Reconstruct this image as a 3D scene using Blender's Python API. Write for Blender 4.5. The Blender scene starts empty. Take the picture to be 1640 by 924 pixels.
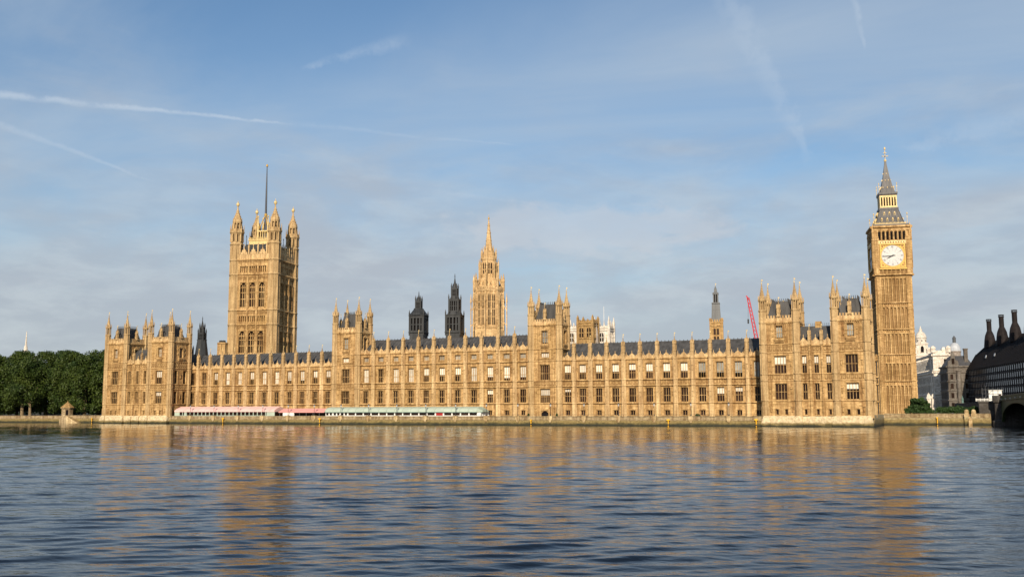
import bpy, math, random
import numpy as np
from mathutils import Vector, Matrix
R = math.radians
random.seed(7)
rng = np.random.default_rng(11)
sc = bpy.context.scene
col = sc.collection

# ------------------------------------------------------------------ camera, sky, sun, exposure
# world frame: X along the river front, Y into the land, Z up from the water (metres)
cam = bpy.data.cameras.new('camera')
cam_o = bpy.data.objects.new('camera', cam)
col.objects.link(cam_o)
cam.sensor_width = 36.0
cam.lens = 36.0 * 1595.6 / 1640.0
cam.clip_start = 0.5
cam.clip_end = 30000
CAM = Vector((270.8, -272.1, 4.93))
YAW, PITCH, ROLL = R(24.59), R(6.826), R(-0.17)
fwd = Vector((-math.sin(YAW) * math.cos(PITCH), math.cos(YAW) * math.cos(PITCH), math.sin(PITCH)))
r0 = Vector((math.cos(YAW), math.sin(YAW), 0)); u0 = r0.cross(fwd)
rt = r0 * math.cos(ROLL) + u0 * math.sin(ROLL); up = -r0 * math.sin(ROLL) + u0 * math.cos(ROLL)
M3 = Matrix((rt, up, -fwd)).transposed()
cam_o.matrix_world = Matrix.Translation(CAM) @ M3.to_4x4()
sc.camera = cam_o

SUN_AZ, SUN_EL = R(17), R(25)          # to the right of the river front's outward normal
sund = Vector((math.sin(SUN_AZ) * math.cos(SUN_EL), -math.cos(SUN_AZ) * math.cos(SUN_EL), math.sin(SUN_EL)))
sun = bpy.data.lights.new('sun', 'SUN'); sun.energy = 5.0; sun.angle = R(0.5); sun.color = (1.0, 0.855, 0.66)
sun_o = bpy.data.objects.new('sun', sun); col.objects.link(sun_o)
sun_o.rotation_euler = sund.to_track_quat('Z', 'Y').to_euler()
sun_o.location = (300, -400, 300)

def pix_dir(x, y):
    return (rt * ((x - 820) / 1595.6) + up * ((462 - y) / 1595.6) + fwd).normalized()

def nn(nt, typ, **kw):
    n = nt.nodes.new(typ)
    for k, v in kw.items():
        if k == 'inp':
            for kk, vv in v.items(): n.inputs[kk].default_value = vv
        else: setattr(n, k, v)
    return n

def build_world():
    w = bpy.data.worlds.new('World'); sc.world = w; w.use_nodes = True
    nt = w.node_tree; nt.nodes.clear(); L = nt.links.new
    out = nn(nt, 'ShaderNodeOutputWorld'); bg = nn(nt, 'ShaderNodeBackground'); bg.inputs[1].default_value = 0.09
    L(bg.outputs[0], out.inputs[0])
    sky = nn(nt, 'ShaderNodeTexSky', sky_type='NISHITA', sun_disc=False, sun_elevation=SUN_EL,
             sun_rotation=math.pi - SUN_AZ, air_density=1.1, dust_density=0.8, ozone_density=2.5, altitude=20)
    tc = nn(nt, 'ShaderNodeTexCoord'); D = tc.outputs['Generated']
    def math_(op, a, b=None, c=None, clamp=False):
        n = nn(nt, 'ShaderNodeMath', operation=op, use_clamp=clamp)
        for i, v in enumerate((a, b, c)):
            if v is None: continue
            if isinstance(v, (int, float)): n.inputs[i].default_value = v
            else: L(v, n.inputs[i])
        return n.outputs[0]
    def vmath(op, a, b):
        n = nn(nt, 'ShaderNodeVectorMath', operation=op)
        for i, v in enumerate((a, b)):
            if isinstance(v, (tuple, list, Vector)): n.inputs[i].default_value = tuple(v)
            else: L(v, n.inputs[i])
        return n
    def mixc(fac, a, b, mode='MIX'):
        n = nn(nt, 'ShaderNodeMix', data_type='RGBA', blend_type=mode)
        if isinstance(fac, (int, float)): n.inputs[0].default_value = fac
        else: L(fac, n.inputs[0])
        for i, v in ((6, a), (7, b)):
            if isinstance(v, tuple): n.inputs[i].default_value = (*v, 1)
            else: L(v, n.inputs[i])
        return n.outputs[2]
    def smooth(v, a, b):
        n = nn(nt, 'ShaderNodeMapRange', interpolation_type='SMOOTHSTEP')
        L(v, n.inputs[0]); n.inputs[1].default_value = a; n.inputs[2].default_value = b
        return n.outputs[0]
    sep = nn(nt, 'ShaderNodeSeparateXYZ'); L(D, sep.inputs[0]); z = sep.outputs[2]
    # flat cloud layer seen from below
    den = math_('ADD', math_('MAXIMUM', z, 0.0), 0.10)
    comb = nn(nt, 'ShaderNodeCombineXYZ')
    L(math_('DIVIDE', sep.outputs[0], den), comb.inputs[0]); L(math_('DIVIDE', sep.outputs[1], den), comb.inputs[1])
    mp = nn(nt, 'ShaderNodeMapping'); L(comb.outputs[0], mp.inputs[0])
    mp.inputs['Rotation'].default_value = (0, 0, R(-35)); mp.inputs['Scale'].default_value = (0.42, 1.0, 1)
    def noise(vec, scale, detail, rough, dist=0.0, off=None):
        n = nn(nt, 'ShaderNodeTexNoise'); n.inputs['Scale'].default_value = scale; n.inputs['Detail'].default_value = detail
        n.inputs['Roughness'].default_value = rough; n.inputs['Distortion'].default_value = dist
        if off: vec = vmath('ADD', vec, off).outputs[0]
        L(vec, n.inputs['Vector']); return n.outputs[0]
    cir = noise(mp.outputs[0], 1.1, 7, 0.55, 0.6, (3.1, 1.7, 0))
    wide = noise(mp.outputs[0], 0.45, 4, 0.5, 0.3, (9.2, 4.4, 0))
    c1 = math_('MULTIPLY', smooth(cir, 0.38, 0.78), 0.52)
    c1 = math_('ADD', c1, math_('MULTIPLY', smooth(wide, 0.40, 0.72), 0.28))
    # low bank of stratus towards the horizon, its upper edge uneven
    pn = noise(vmath('MULTIPLY', D, (4.0, 4.0, 11.0)).outputs[0], 1.3, 6, 0.55, 0.4, (1.0, 5.0, 2.0))
    hz = math_('SUBTRACT', z, math_('MULTIPLY', math_('SUBTRACT', pn, 0.5), 0.34))
    bank = nn(nt, 'ShaderNodeMapRange', interpolation_type='SMOOTHERSTEP'); L(hz, bank.inputs[0])
    bank.inputs[1].default_value = 0.36; bank.inputs[2].default_value = 0.06
    bank_f = math_('MULTIPLY', bank.outputs[0], 0.88)
    puff = noise(vmath('MULTIPLY', D, (7, 7, 24)).outputs[0], 1.6, 8, 0.58, 0.2, (4.0, 1.0, 6.0))
    bcol = mixc(smooth(puff, 0.40, 0.68), BANK_DARK, BANK_LIGHT)
    base = mixc(1.0, sky.outputs[0], SKY_TINT, 'MULTIPLY')
    colr = mixc(c1, base, CIRRUS)
    colr = mixc(bank_f, colr, bcol)
    # one low bank of cumulus, flat below and crisp along its top
    e0 = pix_dir(930, 366); e1 = Vector((e0.y, -e0.x, 0)).normalized(); e2 = e1.cross(e0)
    bn = noise(vmath('MULTIPLY', D, (16, 16, 34)).outputs[0], 1.5, 7, 0.58, 0.3, (7.0, 3.0, 1.0))
    qx = math_('DIVIDE', vmath('DOT_PRODUCT', D, e1).outputs['Value'], 0.150); qy = math_('DIVIDE', vmath('DOT_PRODUCT', D, e2).outputs['Value'], 0.030)
    qq = math_('ADD', math_('SQRT', math_('ADD', math_('MULTIPLY', qx, qx), math_('MULTIPLY', qy, qy))), math_('MULTIPLY', math_('SUBTRACT', bn, 0.5), 1.9))
    cl = nn(nt, 'ShaderNodeMapRange', interpolation_type='SMOOTHSTEP'); L(qq, cl.inputs[0]); cl.inputs[1].default_value = 1.10; cl.inputs[2].default_value = 0.55
    colr = mixc(math_('MULTIPLY', math_('MULTIPLY', cl.outputs[0], 0.42), math_('GREATER_THAN', vmath('DOT_PRODUCT', D, e0).outputs['Value'], 0.5)), colr, (5.9, 6.15, 6.6))
    # vapour trails: great-circle bands
    fray = noise(vmath('MULTIPLY', D, (1, 1, 1)).outputs[0], 55, 5, 0.6)
    bend = noise(D, 5.0, 3, 0.5)
    for (p1, p2, wd, amt, soft) in TRAILS:
        d1, d2 = pix_dir(*p1), pix_dir(*p2)
        n = d1.cross(d2).normalized(); t = (d2 - d1); ln = t.length; t = t.normalized()
        s = math_('DIVIDE', math_('SUBTRACT', vmath('DOT_PRODUCT', D, t).outputs['Value'], d1.dot(t)), ln)
        dist = vmath('DOT_PRODUCT', D, n).outputs['Value']
        dist = math_('ADD', dist, math_('MULTIPLY', math_('SUBTRACT', fray, 0.5), wd * 1.6))
        dist = math_('ADD', dist, math_('MULTIPLY', math_('SUBTRACT', bend, 0.5), 0.010))
        wv = math_('MULTIPLY', math_('SUBTRACT', 1.35, s), wd)          # old end is wider
        g = math_('DIVIDE', math_('ABSOLUTE', dist), wv)
        m = nn(nt, 'ShaderNodeMapRange', interpolation_type='SMOOTHSTEP'); L(g, m.inputs[0])
        m.inputs[1].default_value = 1.0; m.inputs[2].default_value = 1.0 - soft
        f = math_('MULTIPLY', m.outputs[0], math_('MULTIPLY', smooth(s, -0.15, 0.1), math_('SUBTRACT', 1.0, smooth(s, 0.88, 1.02))))
        f = math_('MULTIPLY', f, math_('MULTIPLY', smooth(fray, 0.2, 0.62), amt))
        fr = vmath('DOT_PRODUCT', D, (d1 + d2).normalized()).outputs['Value']
        f = math_('MULTIPLY', f, math_('GREATER_THAN', fr, 0.3))
        colr = mixc(f, colr, TRAIL_COL)
    L(colr, bg.inputs[0])

SKY_TINT = (0.87, 1.0, 1.08)
CIRRUS = (4.9, 5.7, 6.5)
BANK_DARK = (4.25, 4.65, 5.25)
BANK_LIGHT = (5.1, 5.55, 6.0)
TRAIL_COL = (6.0, 6.8, 7.7)
TRAILS = [((-60, 148), (470, 199), 0.0040, 0.44, 0.95), ((470, 199), (840, 232), 0.0030, 0.12, 0.95),
          ((-30, 190), (250, 292), 0.0040, 0.22, 0.95), ((1140, -60), (1300, 270), 0.018, 0.16, 0.95),
          ((1362, -30), (1384, 82), 0.0050, 0.20, 0.95), ((640, 68), (480, 110), 0.008, 0.20, 0.95),
          ((1700, 170), (1440, 240), 0.016, 0.16, 0.95), ((660, 300), (880, 328), 0.0035, 0.12, 0.95)]
build_world()
vs = sc.view_settings
vs.view_transform = 'Standard'; vs.look = 'None'; vs.exposure = 0.2; vs.gamma = 1.0; vs.use_curve_mapping = False
sc.render.engine = 'CYCLES'
sc.cycles.use_denoising = True
sc.cycles.max_bounces = 6
sc.cycles.caustics_reflective = False; sc.cycles.caustics_refractive = False

# ------------------------------------------------------------------ materials
def new_mat(name):
    m = bpy.data.materials.new(name); m.use_nodes = True
    nt = m.node_tree; b = nt.nodes['Principled BSDF']
    return m, nt, b

def ramp(nt, stops):
    n = nn(nt, 'ShaderNodeValToRGB'); cr = n.color_ramp
    while len(cr.elements) < len(stops): cr.elements.new(0.5)
    for e, (p, c) in zip(cr.elements, stops): e.position = p; e.color = (*c, 1)
    return n

def stone(name, light, dark, rough=0.85, bump=0.35, fine=2.2, streak=0.5, blocks=True):
    m, nt, b = new_mat(name); L = nt.links.new
    geo = nn(nt, 'ShaderNodeNewGeometry'); P = geo.outputs['Position']
    def noise(scale, detail=5, vec=None, rough_=0.6):
        n = nn(nt, 'ShaderNodeTexNoise'); n.inputs['Scale'].default_value = scale; n.inputs['Detail'].default_value = detail
        n.inputs['Roughness'].default_value = rough_
        L(vec if vec is not None else P, n.inputs['Vector']); return n.outputs[0]
    mp = nn(nt, 'ShaderNodeMapping'); L(P, mp.inputs[0]); mp.inputs['Scale'].default_value = (1.3, 1.3, 0.10)
    big = noise(0.16, 6); st = noise(1.0, 6, mp.outputs[0]); fn = noise(fine, 4)
    r1 = ramp(nt, [(0.32, dark), (0.68, light)]); L(big, r1.inputs[0])
    r2 = ramp(nt, [(0.30, tuple(1 - streak * 0.75 * k for k in (0.85, 1.0, 1.1))), (0.62, (1.06, 1.05, 1.03))]); L(st, r2.inputs[0])
    r3 = ramp(nt, [(0.32, (0.80, 0.77, 0.72)), (0.62, (1.08, 1.08, 1.08))]); L(fn, r3.inputs[0])
    mx = nn(nt, 'ShaderNodeMix', data_type='RGBA', blend_type='MULTIPLY'); mx.inputs[0].default_value = 1
    L(r1.outputs[0], mx.inputs[6]); L(r2.outputs[0], mx.inputs[7])
    mx2 = nn(nt, 'ShaderNodeMix', data_type='RGBA', blend_type='MULTIPLY'); mx2.inputs[0].default_value = 1
    L(mx.outputs[2], mx2.inputs[6]); L(r3.outputs[0], mx2.inputs[7])
    o = mx2.outputs[2]
    if blocks:                                    # each ashlar block a slightly different tone
        vec = nn(nt, 'ShaderNodeVectorMath', operation='MULTIPLY'); L(P, vec.inputs[0]); vec.inputs[1].default_value = (1.1, 1.1, 2.4)
        fl = nn(nt, 'ShaderNodeVectorMath', operation='FLOOR'); L(vec.outputs[0], fl.inputs[0])
        wn = nn(nt, 'ShaderNodeTexWhiteNoise', noise_dimensions='3D'); L(fl.outputs[0], wn.inputs['Vector'])
        rb = ramp(nt, [(0.0, (0.76, 0.73, 0.68)), (0.25, (0.95, 0.94, 0.92)), (0.8, (1.04, 1.04, 1.04)), (1.0, (1.25, 1.27, 1.30))]); L(wn.outputs['Value'], rb.inputs[0])
        mx3 = nn(nt, 'ShaderNodeMix', data_type='RGBA', blend_type='MULTIPLY'); mx3.inputs[0].default_value = 1
        L(o, mx3.inputs[6]); L(rb.outputs[0], mx3.inputs[7]); o = mx3.outputs[2]
    L(o, b.inputs['Base Color'])
    b.inputs['Roughness'].default_value = rough
    b.inputs['Specular IOR Level'].default_value = 0.2
    bp = nn(nt, 'ShaderNodeBump'); bp.inputs['Strength'].default_value = bump; bp.inputs['Distance'].default_value = 0.25
    L(fn, bp.inputs['Height']); L(bp.outputs[0], b.inputs['Normal'])
    return m

def plain(name, c, rough=0.6, metal=0.0, var=0.25, scale=1.5, spec=0.4, streaky=False, bump=0.0):
    m, nt, b = new_mat(name); L = nt.links.new
    geo = nn(nt, 'ShaderNodeNewGeometry')
    v = geo.outputs['Position']
    if streaky:
        mp = nn(nt, 'ShaderNodeMapping'); L(v, mp.inputs[0]); mp.inputs['Scale'].default_value = (1, 1, 0.12); v = mp.outputs[0]
    n = nn(nt, 'ShaderNodeTexNoise'); n.inputs['Scale'].default_value = scale; n.inputs['Detail'].default_value = 5
    L(v, n.inputs['Vector'])
    r = ramp(nt, [(0.3, tuple(max(0, x * (1 - var)) for x in c)), (0.7, tuple(min(1, x * (1 + var)) for x in c))])
    L(n.outputs[0], r.inputs[0]); L(r.outputs[0], b.inputs['Base Color'])
    b.inputs['Roughness'].default_value = rough; b.inputs['Metallic'].default_value = metal
    b.inputs['Specular IOR Level'].default_value = spec
    if bump:
        bp = nn(nt, 'ShaderNodeBump'); bp.inputs['Strength'].default_value = bump; bp.inputs['Distance'].default_value = 0.2
        L(n.outputs[0], bp.inputs['Height']); L(bp.outputs[0], b.inputs['Normal'])
    return m

MAT = {}
MAT['lime'] = stone('limestone', (0.580, 0.402, 0.198), (0.415, 0.275, 0.118), streak=0.9)
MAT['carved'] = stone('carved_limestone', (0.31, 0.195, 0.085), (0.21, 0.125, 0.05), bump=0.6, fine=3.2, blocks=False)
MAT['trim'] = stone('pale_trim_stone', (0.68, 0.505, 0.28), (0.53, 0.380, 0.195), blocks=False, streak=0.85)
MAT['turret'] = stone('weathered_turret_stone', (0.565, 0.412, 0.222), (0.42, 0.30, 0.152), blocks=False, streak=0.7)
MAT['spire'] = stone('cleaned_stone', (0.63, 0.455, 0.25), (0.50, 0.35, 0.175))
MAT['quaycap'] = stone('weathered_coping', (0.43, 0.35, 0.225), (0.31, 0.245, 0.145), blocks=True, streak=0.8)
MAT['white'] = stone('portland_stone', (0.70, 0.665, 0.61), (0.58, 0.545, 0.49), streak=0.4)
MAT['greystone'] = stone('sooty_stone', (0.42, 0.38, 0.35), (0.27, 0.24, 0.22), streak=0.6)
MAT['shade_stone'] = stone('shade_painted_stone', (0.20, 0.185, 0.17), (0.12, 0.11, 0.10), streak=0.6)  # stone darkened all over to paint in the shade of the office
MAT['shade_granite'] = stone('shade_painted_granite', (0.10, 0.095, 0.09), (0.055, 0.052, 0.05), streak=0.6)  # bridge stone darkened to look unlit, the shade is in its colour
MAT['plinth'] = stone('river_plinth_stone', (0.62, 0.50, 0.30), (0.40, 0.30, 0.16), streak=0.8)
MAT['brownstone'] = stone('brown_stone', (0.40, 0.27, 0.12), (0.30, 0.19, 0.08))
MAT['roof'] = plain('iron_roof', (0.064, 0.062, 0.061), 0.6, 0.0, 0.35, 0.8, 0.25, True)
MAT['black'] = plain('black_cast_iron', (0.030, 0.032, 0.034), 0.55, 0.0, 0.45, 1.2, 0.3, True)
MAT['greylead'] = plain('lead_sheet', (0.085, 0.09, 0.095), 0.5, 0.0, 0.3, 0.7, 0.4, True)
MAT['bbroof'] = plain('cast_iron_tiles', (0.065, 0.062, 0.064), 0.5, 0.0, 0.45, 2.2, 0.4, True)
MAT['glass'] = plain('dark_window_glass', (0.022, 0.012, 0.008), 0.25, 0, 0.4, 0.3, 0.15)
MAT['void'] = plain('dark_interior', (0.012, 0.010, 0.010), 0.9, 0, 0.2, 1, 0.0)
MAT['blind'] = plain('white_blind', (0.66, 0.62, 0.53), 0.7, 0, 0.15, 0.6, 0.2)
MAT['greyblind'] = plain('grey_blind', (0.30, 0.30, 0.27), 0.7, 0, 0.2, 0.6, 0.2)
MAT['gold'] = plain('gilding', (0.48, 0.29, 0.055), 0.5, 0.2, 0.25, 2.0, 0.5)
MAT['goldpale'] = plain('gilded_stone', (0.62, 0.46, 0.20), 0.55, 0.05, 0.3, 2.2, 0.5)
MAT['dial'] = plain('opal_glass_dial', (0.52, 0.51, 0.49), 0.4, 0, 0.05, 1, 0.4)
MAT['dialgrey'] = plain('dial_ring', (0.36, 0.37, 0.40), 0.5, 0, 0.2, 3, 0.3)
MAT['navy'] = plain('dark_blue_iron', (0.015, 0.018, 0.03), 0.4, 0, 0.2, 2, 0.4)
MAT['pink'] = plain('pink_canvas', (0.74, 0.47, 0.43), 0.75, 0, 0.07, 0.5, 0.2, bump=0.2)
MAT['pinkseam'] = plain('pink_canvas_seam', (0.60, 0.36, 0.33), 0.75, 0, 0.07, 0.5, 0.2)
MAT['rose'] = plain('rose_canvas', (0.68, 0.32, 0.29), 0.75, 0, 0.08, 0.5, 0.2, bump=0.2)
MAT['aqua'] = plain('pale_green_canvas', (0.40, 0.47, 0.39), 0.55, 0, 0.10, 0.6, 0.4)
MAT['aquadark'] = plain('weathered_green_canvas', (0.30, 0.36, 0.29), 0.6, 0, 0.2, 0.6, 0.4)
MAT['paint'] = plain('white_paint', (0.74, 0.73, 0.69), 0.5, 0, 0.08, 1, 0.4)
MAT['yellow'] = plain('yellow_paint', (0.80, 0.42, 0.02), 0.5, 0, 0.15, 2, 0.4)
MAT['red'] = plain('red_crane_paint', (0.46, 0.03, 0.045), 0.5, 0, 0.2, 1, 0.4)
MAT['redcloth'] = plain('red_cloth', (0.30, 0.02, 0.02), 0.8, 0, 0.2, 1, 0.2)
MAT['door'] = plain('brown_door', (0.20, 0.07, 0.025), 0.6, 0, 0.2, 1, 0.3)
MAT['darkbronze'] = plain('dark_bronze_cladding', (0.016, 0.012, 0.012), 0.7, 0.0, 0.4, 0.6, 0.15)
MAT['phwin'] = plain('office_window', (0.045, 0.05, 0.058), 0.15, 0, 0.6, 0.15, 0.6)
MAT['phstone'] = plain('sandstone_fin', (0.14, 0.132, 0.128), 0.7, 0, 0.3, 0.8, 0.3)
MAT['blackroof'] = plain('black_ribbed_roof', (0.010, 0.008, 0.008), 0.75, 0.0, 0.5, 0.8, 0.1)
MAT['slate'] = plain('slate_roof', (0.05, 0.05, 0.055), 0.6, 0, 0.3, 0.8, 0.4)
MAT['lead'] = plain('pale_lead_dome', (0.40, 0.42, 0.45), 0.5, 0, 0.2, 0.5, 0.4)
MAT['bridge'] = plain('dark_green_iron', (0.035, 0.055, 0.020), 0.5, 0, 0.3, 0.7, 0.4)
MAT['bark'] = plain('plane_tree_bark', (0.20, 0.15, 0.09), 0.9, 0, 0.45, 1.5, 0.1, bump=0.5)
MAT['ground'] = plain('paved_ground', (0.16, 0.15, 0.13), 0.9, 0, 0.3, 0.2, 0.2)
MAT['copper'] = plain('green_bronze', (0.10, 0.17, 0.15), 0.6, 0, 0.3, 2, 0.3)

def vary_by_object(m, lo, hi):
    nt = m.node_tree; b = nt.nodes['Principled BSDF']; oi = nn(nt, 'ShaderNodeObjectInfo'); src = b.inputs['Base Color'].links[0].from_socket
    r = ramp(nt, [(0.0, (lo,) * 3), (0.6, (1, 1, 1)), (1.0, (hi,) * 3)]); nt.links.new(oi.outputs['Random'], r.inputs[0])
    mx = nn(nt, 'ShaderNodeMix', data_type='RGBA', blend_type='MULTIPLY'); mx.inputs[0].default_value = 1
    nt.links.new(src, mx.inputs[6]); nt.links.new(r.outputs[0], mx.inputs[7]); nt.links.new(mx.outputs[2], b.inputs['Base Color'])
vary_by_object(MAT['glass'], 0.4, 1.7); vary_by_object(MAT['blind'], 0.72, 1.1); vary_by_object(MAT['greyblind'], 0.6, 1.3); vary_by_object(MAT['phwin'], 0.15, 2.0)
def leaf_mat(name, c1, c2):
    m, nt, b = new_mat(name); L = nt.links.new
    geo = nn(nt, 'ShaderNodeNewGeometry')
    n = nn(nt, 'ShaderNodeTexNoise'); n.inputs['Scale'].default_value = 0.22; n.inputs['Detail'].default_value = 4
    L(geo.outputs['Position'], n.inputs['Vector'])
    r = ramp(nt, [(0.3, c1), (0.7, c2)]); L(n.outputs[0], r.inputs[0]); L(r.outputs[0], b.inputs['Base Color'])
    b.inputs['Roughness'].default_value = 0.6; b.inputs['Specular IOR Level'].default_value = 0.25
    return m
MAT['leaf'] = leaf_mat('plane_leaves', (0.015, 0.034, 0.005), (0.056, 0.080, 0.011))
MAT['leaf2'] = leaf_mat('dark_shrub_leaves', (0.020, 0.045, 0.012), (0.040, 0.075, 0.016))

def wall_mat(name, stops):
    """river wall: pale above, olive weed in the tidal zone, black slime at the water; edges broken by noise"""
    m, nt, b = new_mat(name); L = nt.links.new
    geo = nn(nt, 'ShaderNodeNewGeometry'); P = geo.outputs['Position']
    sp = nn(nt, 'ShaderNodeSeparateXYZ'); L(P, sp.inputs[0])
    mp = nn(nt, 'ShaderNodeMapping'); L(P, mp.inputs[0]); mp.inputs['Scale'].default_value = (0.5, 0.5, 1.4)
    n = nn(nt, 'ShaderNodeTexNoise'); n.inputs['Scale'].default_value = 1.0; n.inputs['Detail'].default_value = 7; L(mp.outputs[0], n.inputs['Vector'])
    n2 = nn(nt, 'ShaderNodeTexNoise'); n2.inputs['Scale'].default_value = 1.8; n2.inputs['Detail'].default_value = 6; L(P, n2.inputs['Vector'])
    a = nn(nt, 'ShaderNodeMath', operation='MULTIPLY_ADD'); L(n.outputs[0], a.inputs[0]); a.inputs[1].default_value = 1.1; L(sp.outputs[2], a.inputs[2])
    s = nn(nt, 'ShaderNodeMath', operation='MULTIPLY_ADD'); L(a.outputs[0], s.inputs[0]); s.inputs[1].default_value = 0.25; s.inputs[2].default_value = 0.0
    r = ramp(nt, stops); L(s.outputs[0], r.inputs[0])
    r2 = ramp(nt, [(0.3, (0.62, 0.60, 0.56)), (0.68, (1.2, 1.2, 1.2))]); L(n2.outputs[0], r2.inputs[0])
    mx = nn(nt, 'ShaderNodeMix', data_type='RGBA', blend_type='MULTIPLY'); mx.inputs[0].default_value = 1
    L(r.outputs[0], mx.inputs[6]); L(r2.outputs[0], mx.inputs[7]); L(mx.outputs[2], b.inputs['Base Color'])
    b.inputs['Roughness'].default_value = 0.8
    bp = nn(nt, 'ShaderNodeBump'); bp.inputs['Strength'].default_value = 0.5; bp.inputs['Distance'].default_value = 0.15
    L(n2.outputs[0], bp.inputs['Height']); L(bp.outputs[0], b.inputs['Normal'])
    return m
MAT['quay'] = wall_mat('river_wall_stone', [(0.19, (0.016, 0.018, 0.008)), (0.27, (0.075, 0.062, 0.018)), (0.36, (0.20, 0.145, 0.048)),
                                            (0.52, (0.255, 0.19, 0.08)), (0.62, (0.36, 0.29, 0.16)), (0.9, (0.43, 0.35, 0.21))])

def water_mat():
    m, nt, b = new_mat('river_water'); L = nt.links.new
    b.inputs['Base Color'].default_value = (0.005, 0.007, 0.010, 1)
    b.inputs['Roughness'].default_value = 0.03
    b.inputs['IOR'].default_value = 1.26
    geo = nn(nt, 'ShaderNodeNewGeometry'); P = geo.outputs['Position']
    mp = nn(nt, 'ShaderNodeMapping'); L(P, mp.inputs[0]); mp.inputs['Rotation'].default_value = (0, 0, -YAW - R(6)); mp.inputs['Scale'].default_value = (0.34, 1.0, 1)
    n = nn(nt, 'ShaderNodeTexNoise'); n.inputs['Scale'].default_value = 2.0; n.inputs['Detail'].default_value = 5; n.inputs['Roughness'].default_value = 0.55
    L(mp.outputs[0], n.inputs['Vector'])
    # wind patches: rippled and calmer areas
    n2 = nn(nt, 'ShaderNodeTexNoise'); n2.inputs['Scale'].default_value = 0.035; n2.inputs['Detail'].default_value = 4; L(mp.outputs[0], n2.inputs['Vector'])
    mr = nn(nt, 'ShaderNodeMapRange'); L(n2.outputs[0], mr.inputs[0]); mr.inputs[1].default_value = 0.35; mr.inputs[2].default_value = 0.65
    mr.inputs[3].default_value = 0.10; mr.inputs[4].default_value = 0.36
    bp = nn(nt, 'ShaderNodeBump'); bp.inputs['Distance'].default_value = 0.16; L(mr.outputs[0], bp.inputs['Strength'])
    L(n.outputs[0], bp.inputs['Height']); L(bp.outputs[0], b.inputs['Normal'])
    return m
MAT['water'] = water_mat()

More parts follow.
